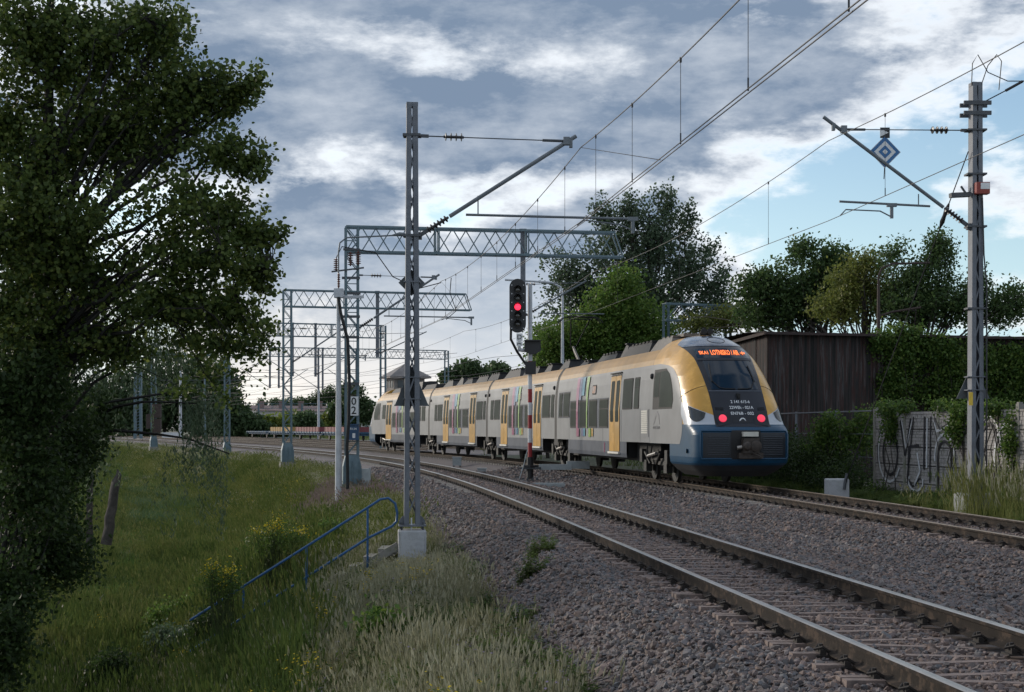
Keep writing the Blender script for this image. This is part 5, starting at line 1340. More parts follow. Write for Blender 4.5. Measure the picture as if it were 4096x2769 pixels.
# concrete panel fence
FX = lambda Y: 10.87 + .13 * (44 - Y)
fence = thing('concrete_fence', 'grey concrete panel fence with white and black graffiti beside the track', 'fence', (FX(44), 44, -.3))
def slab_mesh(seed):
    r = random.Random(seed); mb = MB(); L, Hh = 2.20, .49
    mb.mat(1).box((0, 0, 0), (L, .05, Hh)); mb.mat(0)
    z = -Hh / 2 + .01
    while z < Hh / 2 - .03:
        h = min(r.choice((.07, .09, .12)), Hh / 2 - .01 - z); x = -L / 2 + .01
        while x < L / 2 - .05:
            w = min(r.uniform(.12, .34), L / 2 - .01 - x); d = r.uniform(.008, .028)
            mb.box((x + w / 2, -.025 - d / 2, z + h / 2), (w - .012, d, h - .010)); x += w
        z += h
    return mb.mesh('slab', ['fence_slab', 'fence_joint'])
SLABS = [slab_mesh(k) for k in range(5)]
fy = [44, 41.74, 39.48, 37.22, 34.96, 32.7, 30.44, 28.18]
fd = (V(FX(fy[1]), fy[1], 0) - V(FX(fy[0]), fy[0], 0)).normalized(); frz = math.atan2(fd.y, fd.x); fnn = V(fd.y, -fd.x, 0)
if fnn.x > 0: fnn = -fnn
for i, Y in enumerate(fy):
    mb = MB(); P_ = V(FX(Y), Y, 0); Rm = Matrix.Rotation(frz, 3, 'Z'); mb.box(P_ + V(0, 0, .93), (.15, .13, 2.66), Rm); mb.box(P_ + V(0, 0, 2.28), (.12, .10, .05), Rm); mb.build('post', 'concrete_dirty', fence)
    if i + 1 < len(fy):
        c = (P_ + V(FX(fy[i + 1]), fy[i + 1], 0)) / 2
        for k in range(5):
            o = bpy.data.objects.new('slab', SLABS[(i * 3 + k * 2) % 5]); COL.objects.link(o); o.location = c + V(0, 0, -.10 + k * .50) - Vector((fence.location.x, fence.location.y, fence.location.z)); o.rotation_euler = (0, 0, frz + (math.pi if False else 0)); o.parent = fence
def stroke(mat, pts, w=.07):
    """graffiti line: points are (metres along the fence, height)"""
    o_ = V(FX(44), 44, 0) + fnn * .066; mb = MB(); P3 = [o_ + fd * a + V(0, 0, b) for a, b in pts]
    for p, q in zip(P3[:-1], P3[1:]): mb.bar(p, q + (q - p).normalized() * .02, .006, w, up=(0, 0, 1)) if abs((q - p).normalized().z) < .5 else mb.bar(p, q, w, .006, up=fnn)
    mb.build('graffiti_stroke', mat, fence)
def ell(cx, cz, rx, rz, a0, a1, n=14): return [(cx + rx * math.cos(math.radians(a)), cz + rz * math.sin(math.radians(a))) for a in lin(a0, a1, n)]
for m, pts, w in (('graffiti_black', ell(1.25, .95, .55, .62, 100, 400), .09), ('graffiti_white', ell(1.2, .98, .85, .85, 60, 330), .07), ('graffiti_black', [(2.0, 1.9), (2.35, .9), (2.75, 1.95)], .09), ('graffiti_white', [(2.1, 1.9), (2.42, 1.1), (2.85, 1.9)], .05),
                  ('graffiti_black', [(2.55, .1), (2.6, 1.15), (3.3, 1.2)], .08), ('graffiti_black', [(3.65, .55), (3.7, 2.0)], .09), ('graffiti_white', [(3.85, .6), (3.88, 1.95)], .08), ('graffiti_white', ell(3.1, .2, .5, .25, 150, 380), .06),
                  ('graffiti_black', ell(5.0, .95, .42, .38, -20, 200), .08), ('graffiti_black', [(4.55, .95), (4.6, -.1)], .09), ('graffiti_white', ell(5.0, .9, .62, .62, -30, 190), .07), ('graffiti_black', [(5.42, .9), (5.4, .2), (5.0, -.1)], .08), ('graffiti_white', ell(8.6, .9, .7, .9, 40, 300), .08), ('graffiti_white', ell(1.4, .0, .7, .3, 190, 350), .06), ('graffiti_black', ell(1.2, .98, .93, .93, 70, 200), .04), ('graffiti_black', [(2.95, 2.0), (2.5, .3), (2.9, .05), (3.4, .3)], .06), ('graffiti_white', [(3.0, .1), (3.4, .5), (3.2, 1.0)], .08), ('graffiti_black', [(4.1, 2.0), (4.05, .2)], .07), ('graffiti_white', [(4.3, 1.9), (4.5, 1.6), (5.3, 1.75)], .07), ('graffiti_black', [(4.4, 1.95), (4.7, 1.65), (5.4, 1.85)], .05), ('graffiti_black', ell(7.6, 1.1, .5, .7, 20, 340), .09), ('graffiti_white', ell(7.6, 1.1, .68, .88, 0, 300), .06), ('graffiti_black', [(6.2, .0), (6.1, 1.4), (6.6, 1.9)], .08)):
    stroke(m, pts, w)
# wire fence further along
wf_ = thing('wire_fence', 'low wire fence with slim galvanised posts, running on from the concrete fence', 'fence', (FX(51.4), 51.4, -.2))
for Y in (47.5, 51.4, 55.3, 59): MB().bar(V(FX(Y), Y, -.3), V(FX(Y), Y, 2.25), .07, .07).build('post', 'galv', wf_)
for z in (2.2, 1.5, .8): MB().tube(V(FX(44), 44, z), V(FX(62), 62, z), .022 if z > 2 else .008, 5).build('strand', 'galv', wf_)

# far buildings
M('far_wall', (.42, .40, .38), .9, var=.15, scale=.2)
M('far_roof', (.20, .14, .13), .9, var=.2, scale=.3)
M('tower_wall', (.23, .205, .19), .9, var=.2, scale=.8)
M('tower_roof', (.19, .175, .17), .85, var=.2, scale=1.5)
M('far_glass', (.05, .06, .07), .3, var=.2)
fac = thing('factory', 'long pale factory with a dull red roof and stubby chimneys beyond the yard', 'building', at(300, 425, 430))
a, b = at(256, 410.5, 420), at(372, 410.5, 450)
mb = MB(); u_ = (b - a).normalized(); nb = V(-u_.y, u_.x, 0)
mb.prism([(0, -.5), ((b - a).length, -.5), ((b - a).length, a.z), (0, a.z)], V(a.x, a.y, 0), V(u_.x, u_.y, 0).normalized(), V(0, 0, 1), nb * 14); mb.build('wall', 'far_wall', fac)
mb = MB(); w_ = (b - a).length; mb.prism([(-.5, 0), (14.5, 0), (7, 1.6)], V(a.x, a.y, a.z) - nb * .3, nb, V(0, 0, 1), V(u_.x, u_.y, 0).normalized() * w_); mb.build('roof', 'far_roof', fac)
for k in range(5): mb = MB(); mb.box(V(a.x, a.y, a.z + 1.3) + u_ * (4 + k * 7) + nb * 3, (1.3, 1.3, 2.4)); mb.box(V(a.x, a.y, a.z + 2.6) + u_ * (4 + k * 7) + nb * 3, (1.6, 1.6, .3)); mb.build('chimney', 'far_roof', fac)
for k in range(10): mb = MB(); mb.box(V(a.x, a.y, 3.4) + u_ * (2 + k * 3.4) - nb * .05, (1.8, .2, 1.5)); mb.build('window', 'far_glass', fac)
# signal tower with a hipped roof
tc_ = at(405, 395, 150); tw = 3.2; ang = .35; Rm = Matrix.Rotation(ang, 3, 'Z')
tow = thing('signal_tower', 'old square signal tower with a hipped roof behind the tail of the train', 'building', (tc_.x, tc_.y, -.3))
mb = MB(); zr = EYE + (YH - 377) * 150 / F; za = EYE + (YH - 363.5) * 150 / F; e = tw / 2 + .55
mb.box((tc_.x, tc_.y, (zr - .4) / 2), (tw, tw, zr + .3), Rm); mb.build('wall', 'tower_wall', tow)
mb = MB(); vs = [V(tc_.x, tc_.y, zr) + Rm @ V(i * e, j * e, 0) for i, j in ((-1, -1), (1, -1), (1, 1), (-1, 1))] + [V(tc_.x, tc_.y, za)]
mb.add(vs, [(0, 1, 4), (1, 2, 4), (2, 3, 4), (3, 0, 4), (3, 2, 1, 0)]); mb.build('roof', 'tower_roof', tow)
MB().box((tc_.x, tc_.y, zr - .1), (tw + 1.1, tw + 1.1, .16), Rm).build('eaves', 'tower_wall', tow)
MB().box(V(tc_.x, tc_.y, zr + .75) + Rm @ V(1.1, .6, 0), (.3, .3, 1.0)).build('chimney', 'tower_wall', tow)
for s in (-1, 0, 1):
    MB().box(V(tc_.x, tc_.y, zr - .75) + Rm @ V(s * .95, -tw / 2 - .02, 0), (.55, .06, .7), Rm).build('window', 'far_glass', tow); MB().box(V(tc_.x, tc_.y, zr - .75) + Rm @ V(-tw / 2 - .02, s * .95, 0), (.06, .55, .7), Rm).build('window', 'far_glass', tow)
# flat wagons on the last yard track
M('wagon_blue', (.020, .075, .14), .6, var=.25, scale=.8)
M('load_ochre', (.32, .20, .07), .8, var=.2, scale=.8)
M('load_maroon', (.16, .035, .040), .7, var=.2, scale=.8)
for k, (y0, y1, load, lab) in enumerate(((231, 246, None, 'empty end of the blue flat wagons, under the bushes'), (214.5, 230, 'load_ochre', 'blue flat wagon carrying an ochre stack'), (198, 213.5, 'load_maroon', 'blue flat wagon carrying a long maroon container'), (181.5, 197, 'load_maroon', 'blue flat wagon with a maroon container, partly behind the train'))):
    p, q = tpos(A2, y0, 16, 0), tpos(A2, y1, 16, 0); d = (q - p).normalized(); n = V(d.y, -d.x, 0); L = (q - p).length; c = (p + q) / 2
    Rm = Matrix((n, d, V(0, 0, 1))).transposed()
    o = thing('flat_wagon', lab, 'wagon', c, 0, 'blue flat wagons in the yard')
    mb = MB(); mb.box(c + V(0, 0, 1.0), (2.7, L, .18), Rm); mb.box(c + V(0, 0, .78), (1.9, L * .96, .3), Rm); mb.build('deck', 'wagon_blue', o)
    for s in (-1, 1):
        for j in range(10): MB().box(p + d * (L * (j + .5) / 10) + n * (s * 1.38) + V(0, 0, .92), (.07, .12, .5), Rm).build('stake', 'wagon_blue', o)
        for e in (-1, 1): MB().lathe([(.46, -.06), (.46, .06), (.1, .08)], c + d * (e * L * .36) + n * (s * .75) + V(0, 0, .46), n * s, 14).build('wheel', 'bogie_metal', o)
    if load:
        l = thing('container' if load == 'load_maroon' else 'timber_stack', {'load_ochre': 'long low ochre stack lying on a blue wagon', 'load_maroon': 'maroon container on the wagon ' + ('behind the slim lamp pole' if k == 2 else 'just left of the train tail')}[load], 'container' if load == 'load_maroon' else 'stack', c + V(0, 0, 1.09))
        mb = MB(); mb.box(c + V(0, 0, 1.10 + .34), (2.3, L * .88, .66), Rm); mb.build('body', load, l)
        for j in range(9): MB().box(c + d * (L * .84 * (j / 8 - .5)) - n * 1.17 + V(0, 0, 1.44), (.05, .1, .66), Rm).build('rib', load, l)
# ------------------------------------------------------------------ trees and bushes
def leaf_mat(name, cols, trans=.48, rough=.55, spec=.3):
    cols = [tuple(min(.22, v * (1.75 if 'alder' in name else 1.7)) for v in c) for c in cols] if 'blossom' not in name else cols
    M(name, None, rough, var=0, attr='tint', attr_cols=cols, attr_type='GEOMETRY', trans=trans, spec=spec)
leaf_mat('alder_leaf', [(.018, .031, .009), (.036, .056, .014), (.056, .078, .019), (.092, .110, .026)])
leaf_mat('willow_leaf', [(.030, .048, .026), (.052, .078, .046), (.085, .112, .070)])
leaf_mat('dark_leaf', [(.010, .020, .006), (.020, .036, .010), (.036, .056, .015)])
leaf_mat('far_leaf', [(.024, .042, .018), (.042, .068, .028), (.068, .096, .040)])
leaf_mat('fresh_leaf', [(.034, .066, .012), (.062, .108, .020), (.10, .145, .028)])
leaf_mat('poplar_leaf', [(.026, .042, .025), (.046, .070, .040), (.085, .108, .070)])
leaf_mat('oak_leaf', [(.020, .040, .014), (.040, .068, .022), (.068, .098, .030)])
leaf_mat('acacia_leaf', [(.055, .070, .016), (.090, .105, .024), (.13, .135, .038)])
leaf_mat('vine_leaf', [(.024, .050, .010), (.050, .088, .018), (.10, .138, .026)])
leaf_mat('young_leaf', [(.060, .090, .016), (.10, .135, .024), (.15, .17, .035)])
M('bark', (.040, .034, .029), .9, var=.35, scale=5, bump=.4, bscale=25)
M('bark_dark', (.012, .011, .010), .9, var=.3, scale=5)

def fill_mesh(me, co, nside, tint=None):
    """polygon soup: co is (n*nside, 3)"""
    nv = len(co); nf = nv // nside
    me.vertices.add(nv); me.vertices.foreach_set('co', np.ascontiguousarray(co, np.float32).ravel())
    me.loops.add(nv); me.loops.foreach_set('vertex_index', np.arange(nv, dtype=np.int32))
    me.polygons.add(nf); me.polygons.foreach_set('loop_start', np.arange(0, nv, nside, dtype=np.int32)); me.polygons.foreach_set('loop_total', np.full(nf, nside, np.int32))
    if tint is not None:
        a = me.attributes.new('tint', 'FLOAT', 'FACE'); a.data.foreach_set('value', np.ascontiguousarray(tint, np.float32))
    me.update(calc_edges=True)
def unit(v): return v / np.maximum(np.linalg.norm(v, axis=1, keepdims=True), 1e-9)
def leaves(rng, c, size, aspect=.62, dirs=None, flat=.35, six=False):
    """a pointed four-sided leaf round every centre; returns polygon soup"""
    n = len(c); d = unit(rng.normal(size=(n, 3)) if dirs is None else dirs); nr = rng.normal(size=(n, 3)); nr[:, 2] += flat * 3
    w = unit(np.cross(d, nr)); s = (size * rng.uniform(.65, 1.25, n))[:, None]
    p0, p2 = c - d * s * .5, c + d * s * .5
    bend = unit(np.cross(w, d)) * s * rng.uniform(-.12, .12, (n, 1))
    p1, p3 = c + w * s * aspect * .5 + bend, c - w * s * aspect * .5 + bend
    if six:                                               # rounder leaf, widest beyond the middle
        a = w * s * aspect * .5
        return np.stack([p0, c - d * s * .1 + a * .9 + bend, c + d * s * .3 + a * .8 + bend, p2, c + d * s * .3 - a * .8 + bend, c - d * s * .1 - a * .9 + bend], 1).reshape(-1, 3)
    return np.stack([p0, p1, p2, p3], 1).reshape(-1, 3)
def clusters(rng, blobs, n, shell=2.0, gap=.0, gscale=.8):
    B = np.array([b[:6] for b in blobs], float); wt = np.array([(b[6] if len(b) > 6 else 1.0) * b[3] * b[4] * b[5] for b in blobs]) ** .8
    k = rng.choice(len(B), n, p=wt / wt.sum())
    d = unit(rng.normal(size=(n, 3))); r = rng.uniform(0, 1, n) ** (1 / shell)
    p = B[k, :3] + d * B[k, 3:] * r[:, None]
    if gap:
        q = p * gscale
        nz = np.sin(q[:, 0] * 2.1 + 1) * np.cos(q[:, 2] * 1.9 + .5) + np.sin(q[:, 1] * 1.7 + q[:, 2] * 1.3) * .8 + np.sin(q[:, 0] * 4.3 - q[:, 2] * 3.7) * .5
        p = p[nz > -1.6 + 2.2 * gap]
    return p
def limb(mb, a, b, r0, r1, rng, sag=.12, n=6, jit=1.0):
    a, b = np.array(a, float), np.array(b, float); L = np.linalg.norm(b - a); pts = []
    j = rng.normal(size=(n + 1, 3)) * min(L * .03, .10) * jit
    for i in range(n + 1):
        f = i / n; p = a + (b - a) * f + j[i] * (0 < i < n); p[2] += L * sag * math.sin(math.pi * f); pts.append(Vector(p))
    mb.path(pts, r0, 6, [r0 + (r1 - r0) * i / n for i in range(n + 1)], caps=False); return pts
def tree(name, label, base, top, blobs, n_cl, per, spread, leaf, mat, seed, r0=.2, gap=.25, n_limb=22, shell=2.0, aspect=.62, bark='bark', cat='tree', group=None, twigs=120, sag=.10, fork=.35, droop=0.0, stretch=None, spray=0.0):
    rng = np.random.default_rng(seed)
    o = thing(name, label, cat, base, 0, group)
    base = Vector(base); top = Vector(top)
    mb = MB(); tr = limb(mb, base, top, r0, r0 * .25, rng, 0.0, 9); mb.build('trunk', bark, o, smooth=60)
    cl = clusters(rng, blobs, n_cl, shell, gap)
    mb = MB(); ends = cl[rng.choice(len(cl), min(n_limb, len(cl)), replace=False)]; allp = [p for p in tr[3:]]
    for e in ends:
        zt = base.z + (e[2] - base.z) * fork + (top.z - base.z) * .08
        st = min(tr[2:], key=lambda p: abs(p.z - min(zt, top.z)))
        pts = limb(mb, st, e, r0 * .30, r0 * .05, rng, sag); allp += pts[2:]
    A_ = np.array([tuple(p) for p in allp])
    for e in cl[rng.choice(len(cl), min(twigs, len(cl)), replace=False)]:
        s = A_[np.argmin(((A_ - e) ** 2).sum(1))]; limb(mb, s, e, max(.006, r0 * .05), max(.004, r0 * .02), rng, sag * .5, 3)
    mb.build('branches', bark, o, kind='stuff')
    c = np.repeat(cl, per, 0); off = rng.normal(size=c.shape) * spread
    if stretch: off = off * np.array(stretch)
    c = c + off
    if spray:                                             # leaves strung along short twigs that reach outwards
        cen = np.array([base.x * .4 + top.x * .6, base.y * .4 + top.y * .6, (base.z + top.z) * .5]); d = unit(unit(cl - cen) + rng.normal(size=cl.shape) * .55 + np.array([.15, 0, .1]))
        L_ = spray * rng.uniform(.5, 1.5, len(cl)); tt = rng.uniform(-.5, .5, (len(cl), per)); c = (cl[:, None, :] + d[:, None, :] * (tt * L_[:, None])[:, :, None]).reshape(-1, 3) + rng.normal(size=(len(cl) * per, 3)) * spread
    t = np.clip(rng.normal(.45, .22, len(c)) + np.repeat(rng.normal(0, .13, len(cl)), per), 0, 1)
    me = bpy.data.meshes.new('crown'); fill_mesh(me, leaves(rng, c, leaf, aspect, six=bool(spray)), 6 if spray else 4, t); me.materials.append(MATS[mat])
    k = bpy.data.objects.new('crown', me); COL.objects.link(k); adopt(k, o); k['kind'] = 'stuff'
    return o
def pb(px, py, Y, rx, ry, rd=None, w=1.0):
    """ellipsoid given by its outline in the picture at depth Y (radii in pixels, depth radius in metres)"""
    c = at(px, py, Y); k = Y / F; return (c.x, c.y, c.z, rx * k, rd if rd else max(rx, ry) * k * .8, ry * k, w)

# big alder at the foot of the bank, near the camera
YA = 27
al = [pb(*q) for q in ((30, 40, YA, 60, 60), (5, 130, YA, 40, 60), (0, 230, YA - 1, 40, 70), (10, 310, YA - 1, 40, 50), (105, 45, YA, 70, 52), (160, 32, YA, 34, 30, 1.2), (190, 95, YA, 62, 42), (232, 95, YA, 34, 17, .6, 1.6), (252, 82, YA, 12, 12, .4, 2), (110, 130, YA + .8, 105, 58), (222, 150, YA - .4, 42, 22, .8), (256, 160, YA - .5, 18, 9, .4, 2),
     (245, 172, YA - .5, 22, 12, .5, 1.4), (40, 190, YA, 60, 75), (140, 212, YA - .6, 105, 42), (228, 218, YA, 38, 24, .8), (250, 238, YA, 28, 16, .6, 1.5), (272, 236, YA, 11, 8, .3, 2), (70, 270, YA, 80, 50), (200, 262, YA - .8, 72, 26), (252, 268, YA, 26, 18, .6, 1.4), (262, 285, YA, 16, 10, .4, 2),
     (180, 305, YA - .5, 80, 26), (235, 318, YA - .3, 36, 18, .6), (210, 345, YA - .4, 52, 18, .8, .6), (255, 345, YA - .4, 26, 20, .5, .5), (248, 372, YA - .4, 20, 12, .4, .5), (205, 372, YA, 30, 12, .5, .4), (40, 340, YA, 55, 40), (110, 345, YA, 55, 26), (225, 395, YA, 14, 10, .4, .5), (262, 330, YA, 14, 8, .4, .9), (180, 390, YA, 22, 10, .5, .4))]
al_base = V(gx(-22, YA + 1), YA + 1, -4.1)
tree('alder_tree', 'large dark alder filling the upper left corner with spreading leafy boughs', al_base, at(58, -60, YA), al, 6400, 13, .055, .088, 'alder_leaf', 3, .22, .34, 60, 1.45, .85, 'bark_dark', twigs=1100, sag=.05, fork=.6, spray=.55)
mb = MB(); rng_ = np.random.default_rng(9)   # the long bough that hangs out over the valley
# willow behind it: hanging strands of narrow leaves
def willow(label, Y, base, spots, seed, n_st, lf=.11):
    rng = np.random.default_rng(seed); o = thing('willow_tree', label, 'tree', base)
    mb = MB(); tr = limb(mb, base, at(80, 262, Y), .22, .06, rng, 0, 8); mb.build('trunk', 'bark_dark', o, smooth=60)
    B = [pb(*s) for s in spots]; st = clusters(rng, B, n_st, 1.6, .2)
    mb = MB()
    for e in st[:40]: limb(mb, min(tr, key=lambda p: abs(p.z - (e[2] - 1))), e, .06, .015, rng, .15)
    mb.build('branches', 'bark_dark', o, kind='stuff')
    C, D = [], []
    for p in st:
        L = rng.uniform(.5, 1.9); n = int(L * 26); f = np.sort(rng.uniform(0, 1, n)); sw = rng.normal(0, .25, 2)
        q = np.stack([p[0] + sw[0] * f ** 1.5 + rng.normal(0, .035, n), p[1] + sw[1] * f ** 1.5 + rng.normal(0, .035, n), p[2] - L * f], 1); C.append(q)
        D.append(np.stack([rng.normal(0, .55, n), rng.normal(0, .55, n), -np.ones(n)], 1))
    C, D = np.concatenate(C), np.concatenate(D)
    me = bpy.data.meshes.new('crown'); fill_mesh(me, leaves(rng, C, lf, .26, D, 0), 4, np.clip(rng.normal(.45, .25, len(C)), 0, 1)); me.materials.append(MATS['willow_leaf'])
    k = bpy.data.objects.new('crown', me); COL.objects.link(k); adopt(k, o); k['kind'] = 'stuff'
willow('grey-green willow with hanging narrow leaves under the alder boughs', 33, (gx(-6, 33), 33, -4.2),
       [(60, 285, 33, 70, 26), (140, 290, 33, 70, 22), (215, 285, 33, 45, 14), (50, 340, 33.5, 60, 40), (110, 350, 33, 55, 30), (165, 330, 33, 30, 18, .8), (200, 400, 31, 28, 26, .8, .9), (185, 448, 31, 20, 16, .6, .9), (220, 455, 31, 14, 10, .4, .8), (60, 420, 34, 60, 45)], 21, 1150)
tree('hazel_bush', 'dense dark bush in deep shade at the left edge below the alder', (gx(10, 27), 26, -4.2), at(20, 420, 26), [pb(*q) for q in ((5, 400, 26, 40, 60), (-6, 650, 25, 34, 56), (25, 480, 26, 40, 70), (5, 590, 26, 38, 46), (45, 385, 26, 30, 40), (10, 430, 29, 60, 70), (40, 440, 30, 50, 60), (15, 520, 29, 60, 60), (48, 505, 30.5, 38, 50), (76, 450, 31, 22, 50), (50, 560, 29, 50, 36), (92, 415, 32, 20, 30, .8, .6))],
     3400, 18, .18, .10, 'dark_leaf', 5, .10, .10, 24, 1.6, .7, 'bark_dark', cat='bush', twigs=200)
def dead_trunk(label, px, py0, py1, Y, r, lean):
    b = at(px, py0, Y); t_ = at(px + lean, py1, Y); rng = np.random.default_rng(int(px)); o = thing('dead_trunk', label, 'tree trunk', b)
    mb = MB(); limb(mb, b - V(0, 0, .3), t_, r, r * .8, rng, 0, 7, .3); mb.build('stem', 'old_wood', o, smooth=60); mb = MB(); mb.path([t_, t_ + V(.1, 0, .25), t_ + V(.05, 0, .45)], r * .7, 6, [r * .8, r * .5, .02]); mb.build('broken_top', 'old_wood', o)
dead_trunk('grey broken trunk leaning right at the edge of the meadow', 106, 536, 482, 52, .20, 10)
dead_trunk('thin dark trunk beside the grey broken one', 89, 540, 485, 52, .13, 1)

# dark clump beyond the yard, left of the gantries
for k, (lab, bl, m, sd) in enumerate((
    ('tallest dark tree of the clump beyond the far tracks', [(165, 385, 300, 42, 34), (205, 372, 300, 24, 22), (190, 405, 300, 50, 30)], 'far_leaf', 31),
    ('dark rounded tree on the right of the far clump', [(222, 395, 305, 22, 28), (230, 418, 305, 26, 16), (212, 412, 300, 26, 22)], 'far_leaf', 32),
    ('broad dark tree on the left of the far clump', [(120, 400, 300, 34, 30), (95, 410, 300, 30, 24), (140, 415, 300, 40, 20)], 'far_leaf', 33),
    ('low dark bush at the foot of the far clump', [(248, 425, 300, 16, 11), (232, 430, 300, 22, 7), (262, 430, 300, 12, 6)], 'far_leaf', 34),
    ('yellow-green bush in the yard left of the blue wagons', [(266, 427, 310, 14, 9), (283, 428, 310, 10, 8)], 'young_leaf', 35),
    ('dark green bush between the gantry and the lamp pole', [(306, 425, 300, 12, 10), (312, 430, 300, 10, 6)], 'far_leaf', 36),
    ('bright green bushes behind the ochre stack', [(288, 424, 330, 12, 10), (296, 427, 330, 8, 8), (328, 425, 330, 12, 10)], 'young_leaf', 37),
    ('leafy tree rising behind the numbered gantry', [(352, 400, 330, 14, 18), (358, 412, 330, 18, 14), (340, 415, 330, 14, 12)], 'far_leaf', 38),
    ('hazy tree row over the factory roof', [(296, 405, 520, 16, 8), (318, 402, 520, 12, 10), (330, 398, 520, 10, 12), (276, 406, 520, 10, 8), (262, 407, 520, 8, 8)], 'far_leaf', 39),
    ('round tree seen above the third carriage', [(468, 373, 260, 13, 9), (456, 378, 260, 14, 8), (480, 378, 260, 10, 7)], 'far_leaf', 40),
    ('small tree seen above the second carriage', [(498, 373, 280, 10, 6), (490, 377, 280, 8, 5)], 'far_leaf', 41))):
    Y = bl[0][2]; B_ = [pb(*q) for q in bl]; c = B_[0]; low = Y < 320 and k in (3, 4, 5)
    tree('bush' if k in (3, 4, 5, 6) else 'tree', lab, (c[0], c[1], -.6), (c[0], c[1], c[2] + c[5] * .5), B_, 900 if k < 3 else 500, 16, .55, .75 if Y < 320 else .7, m, sd, .35, .12, 14, 2.2, .8, twigs=20, cat='bush' if k in (3, 4, 5, 6) else 'tree')

# trees behind the train and the shed
tree('poplar_tree', 'tall feathery poplar with upright sprays rising behind the signal', (gx(640, 100), 100, -.3), at(650, 215, 100), [pb(*q) for q in ((620, 250, 100, 40, 50), (655, 240, 100, 36, 52), (690, 270, 100, 38, 45), (640, 300, 100, 75, 40), (580, 290, 100, 42, 42), (560, 270, 100, 22, 26), (605, 215, 100, 14, 22, 1, 1.5), (630, 212, 100, 10, 20, 1, 1.5), (668, 205, 100, 10, 20, 1, 2), (688, 222, 100, 10, 22, 1, 1.5), (712, 285, 100, 22, 40), (725, 310, 100, 12, 30), (590, 330, 100, 60, 30))],
     4200, 11, .14, .20, 'poplar_leaf', 51, .32, .36, 60, 1.6, .8, twigs=600, sag=-.02, fork=.45, spray=1.3)
tree('maple_tree', 'dense fresh green maple in front of the poplar, behind the front carriage', (gx(618, 88), 88, -.3), at(620, 300, 88), [pb(*q) for q in ((618, 312, 88, 36, 36), (590, 335, 88, 40, 30), (645, 330, 88, 32, 30), (622, 285, 88, 22, 18), (560, 350, 88, 34, 26), (635, 355, 88, 60, 20))],
     2300, 15, .30, .19, 'fresh_leaf', 52, .25, .12, 30, 1.8, .75, twigs=200)
tree('young_tree', 'light green young tree just right of the signal post', (gx(548, 92), 92, -.3), at(550, 340, 92), [pb(*q) for q in ((550, 345, 92, 22, 26), (540, 365, 92, 16, 14), (570, 360, 92, 24, 16))],
     700, 14, .30, .18, 'fresh_leaf', 53, .14, .3, 20, 1.6, .7, twigs=90)
tree('oak_tree', 'dark spreading oak behind the left end of the shed', (gx(815, 78), 78, -.3), at(815, 270, 78), [pb(*q) for q in ((815, 268, 78, 32, 28), (840, 262, 78, 24, 20), (785, 290, 78, 40, 26), (752, 288, 78, 22, 18), (830, 300, 78, 50, 26), (832, 245, 78, 9, 12, 1, 2), (800, 250, 78, 12, 10, 1, 1.6), (770, 315, 78, 40, 14))],
     1700, 15, .26, .19, 'oak_leaf', 54, .28, .36, 40, 1.7, .75, twigs=300)
tree('acacia_tree', 'yellow-green locust tree in the middle behind the shed', (gx(868, 72), 72, -.3), at(865, 280, 72), [pb(*q) for q in ((860, 285, 72, 34, 30), (845, 308, 72, 40, 18), (885, 300, 72, 30, 22), (868, 262, 72, 20, 14), (740, 318, 84, 36, 14, 1.5, .9), (700, 325, 84, 26, 10, 1.5, .9))],
     1300, 15, .26, .17, 'acacia_leaf', 55, .24, .32, 34, 1.7, .6, twigs=260)
tree('ash_tree', 'tall ash with a ragged top behind the right end of the shed', (gx(915, 70), 70, -.3), at(915, 270, 70), [pb(*q) for q in ((915, 275, 70, 36, 26), (905, 255, 70, 24, 14), (940, 260, 70, 14, 22), (938, 245, 70, 8, 10, .8, 2), (925, 305, 70, 50, 20), (960, 300, 70, 30, 26), (978, 285, 70, 12, 18), (1000, 310, 70, 30, 18, 1.5, .7), (1015, 300, 70, 16, 18, 1.5, .7))],
     1700, 15, .26, .17, 'oak_leaf', 56, .26, .36, 40, 1.7, .65, twigs=300)

# climbing plants and undergrowth along the fence
def foliage(name, label, blobs, n, per, spread, leaf, mat, seed, cat, kind=None, base=None, stems=30):
    rng = np.random.default_rng(seed); cl = clusters(rng, blobs, n, 2.2, .15, 1.6); b = base or (blobs[0][0], blobs[0][1], -.3)
    o = thing(name, label, cat, b)
    c = np.repeat(cl, per, 0) + rng.normal(size=(len(cl) * per, 3)) * spread; c[:, 2] = np.maximum(c[:, 2], height(c[:, 0], c[:, 1]) + .03)
    t = np.clip(rng.normal(.42, .22, len(c)) + np.repeat(rng.normal(0, .14, len(cl)), per), 0, 1)
    me = bpy.data.meshes.new('foliage'); fill_mesh(me, leaves(rng, c, leaf, .75), 4, t); me.materials.append(MATS[mat])
    k = bpy.data.objects.new('foliage', me); COL.objects.link(k); adopt(k, o); k['kind'] = 'stuff'
    mb = MB()
    for e in cl[rng.choice(len(cl), min(stems, len(cl)), replace=False)]:
        g = float(height(e[0], e[1])); limb(mb, (e[0] + rng.normal(0, .2), e[1] + rng.normal(0, .2), g), e, .018, .006, rng, .05, 4)
    mb.build('stems', 'bark', o, kind='stuff'); return o
def wall_blob(px, py, rx, ry, d=.35, w=1.0):
    """on the front wall of the shed"""
    k = (px - 512) / F; s = (C0.x - k * C0.y) / (k * u.y - u.x); p = C0 + u * s; q = at(px, py, p.y); return (p.x, p.y - .25, q.z, rx * p.y / F, d, ry * p.y / F, w)
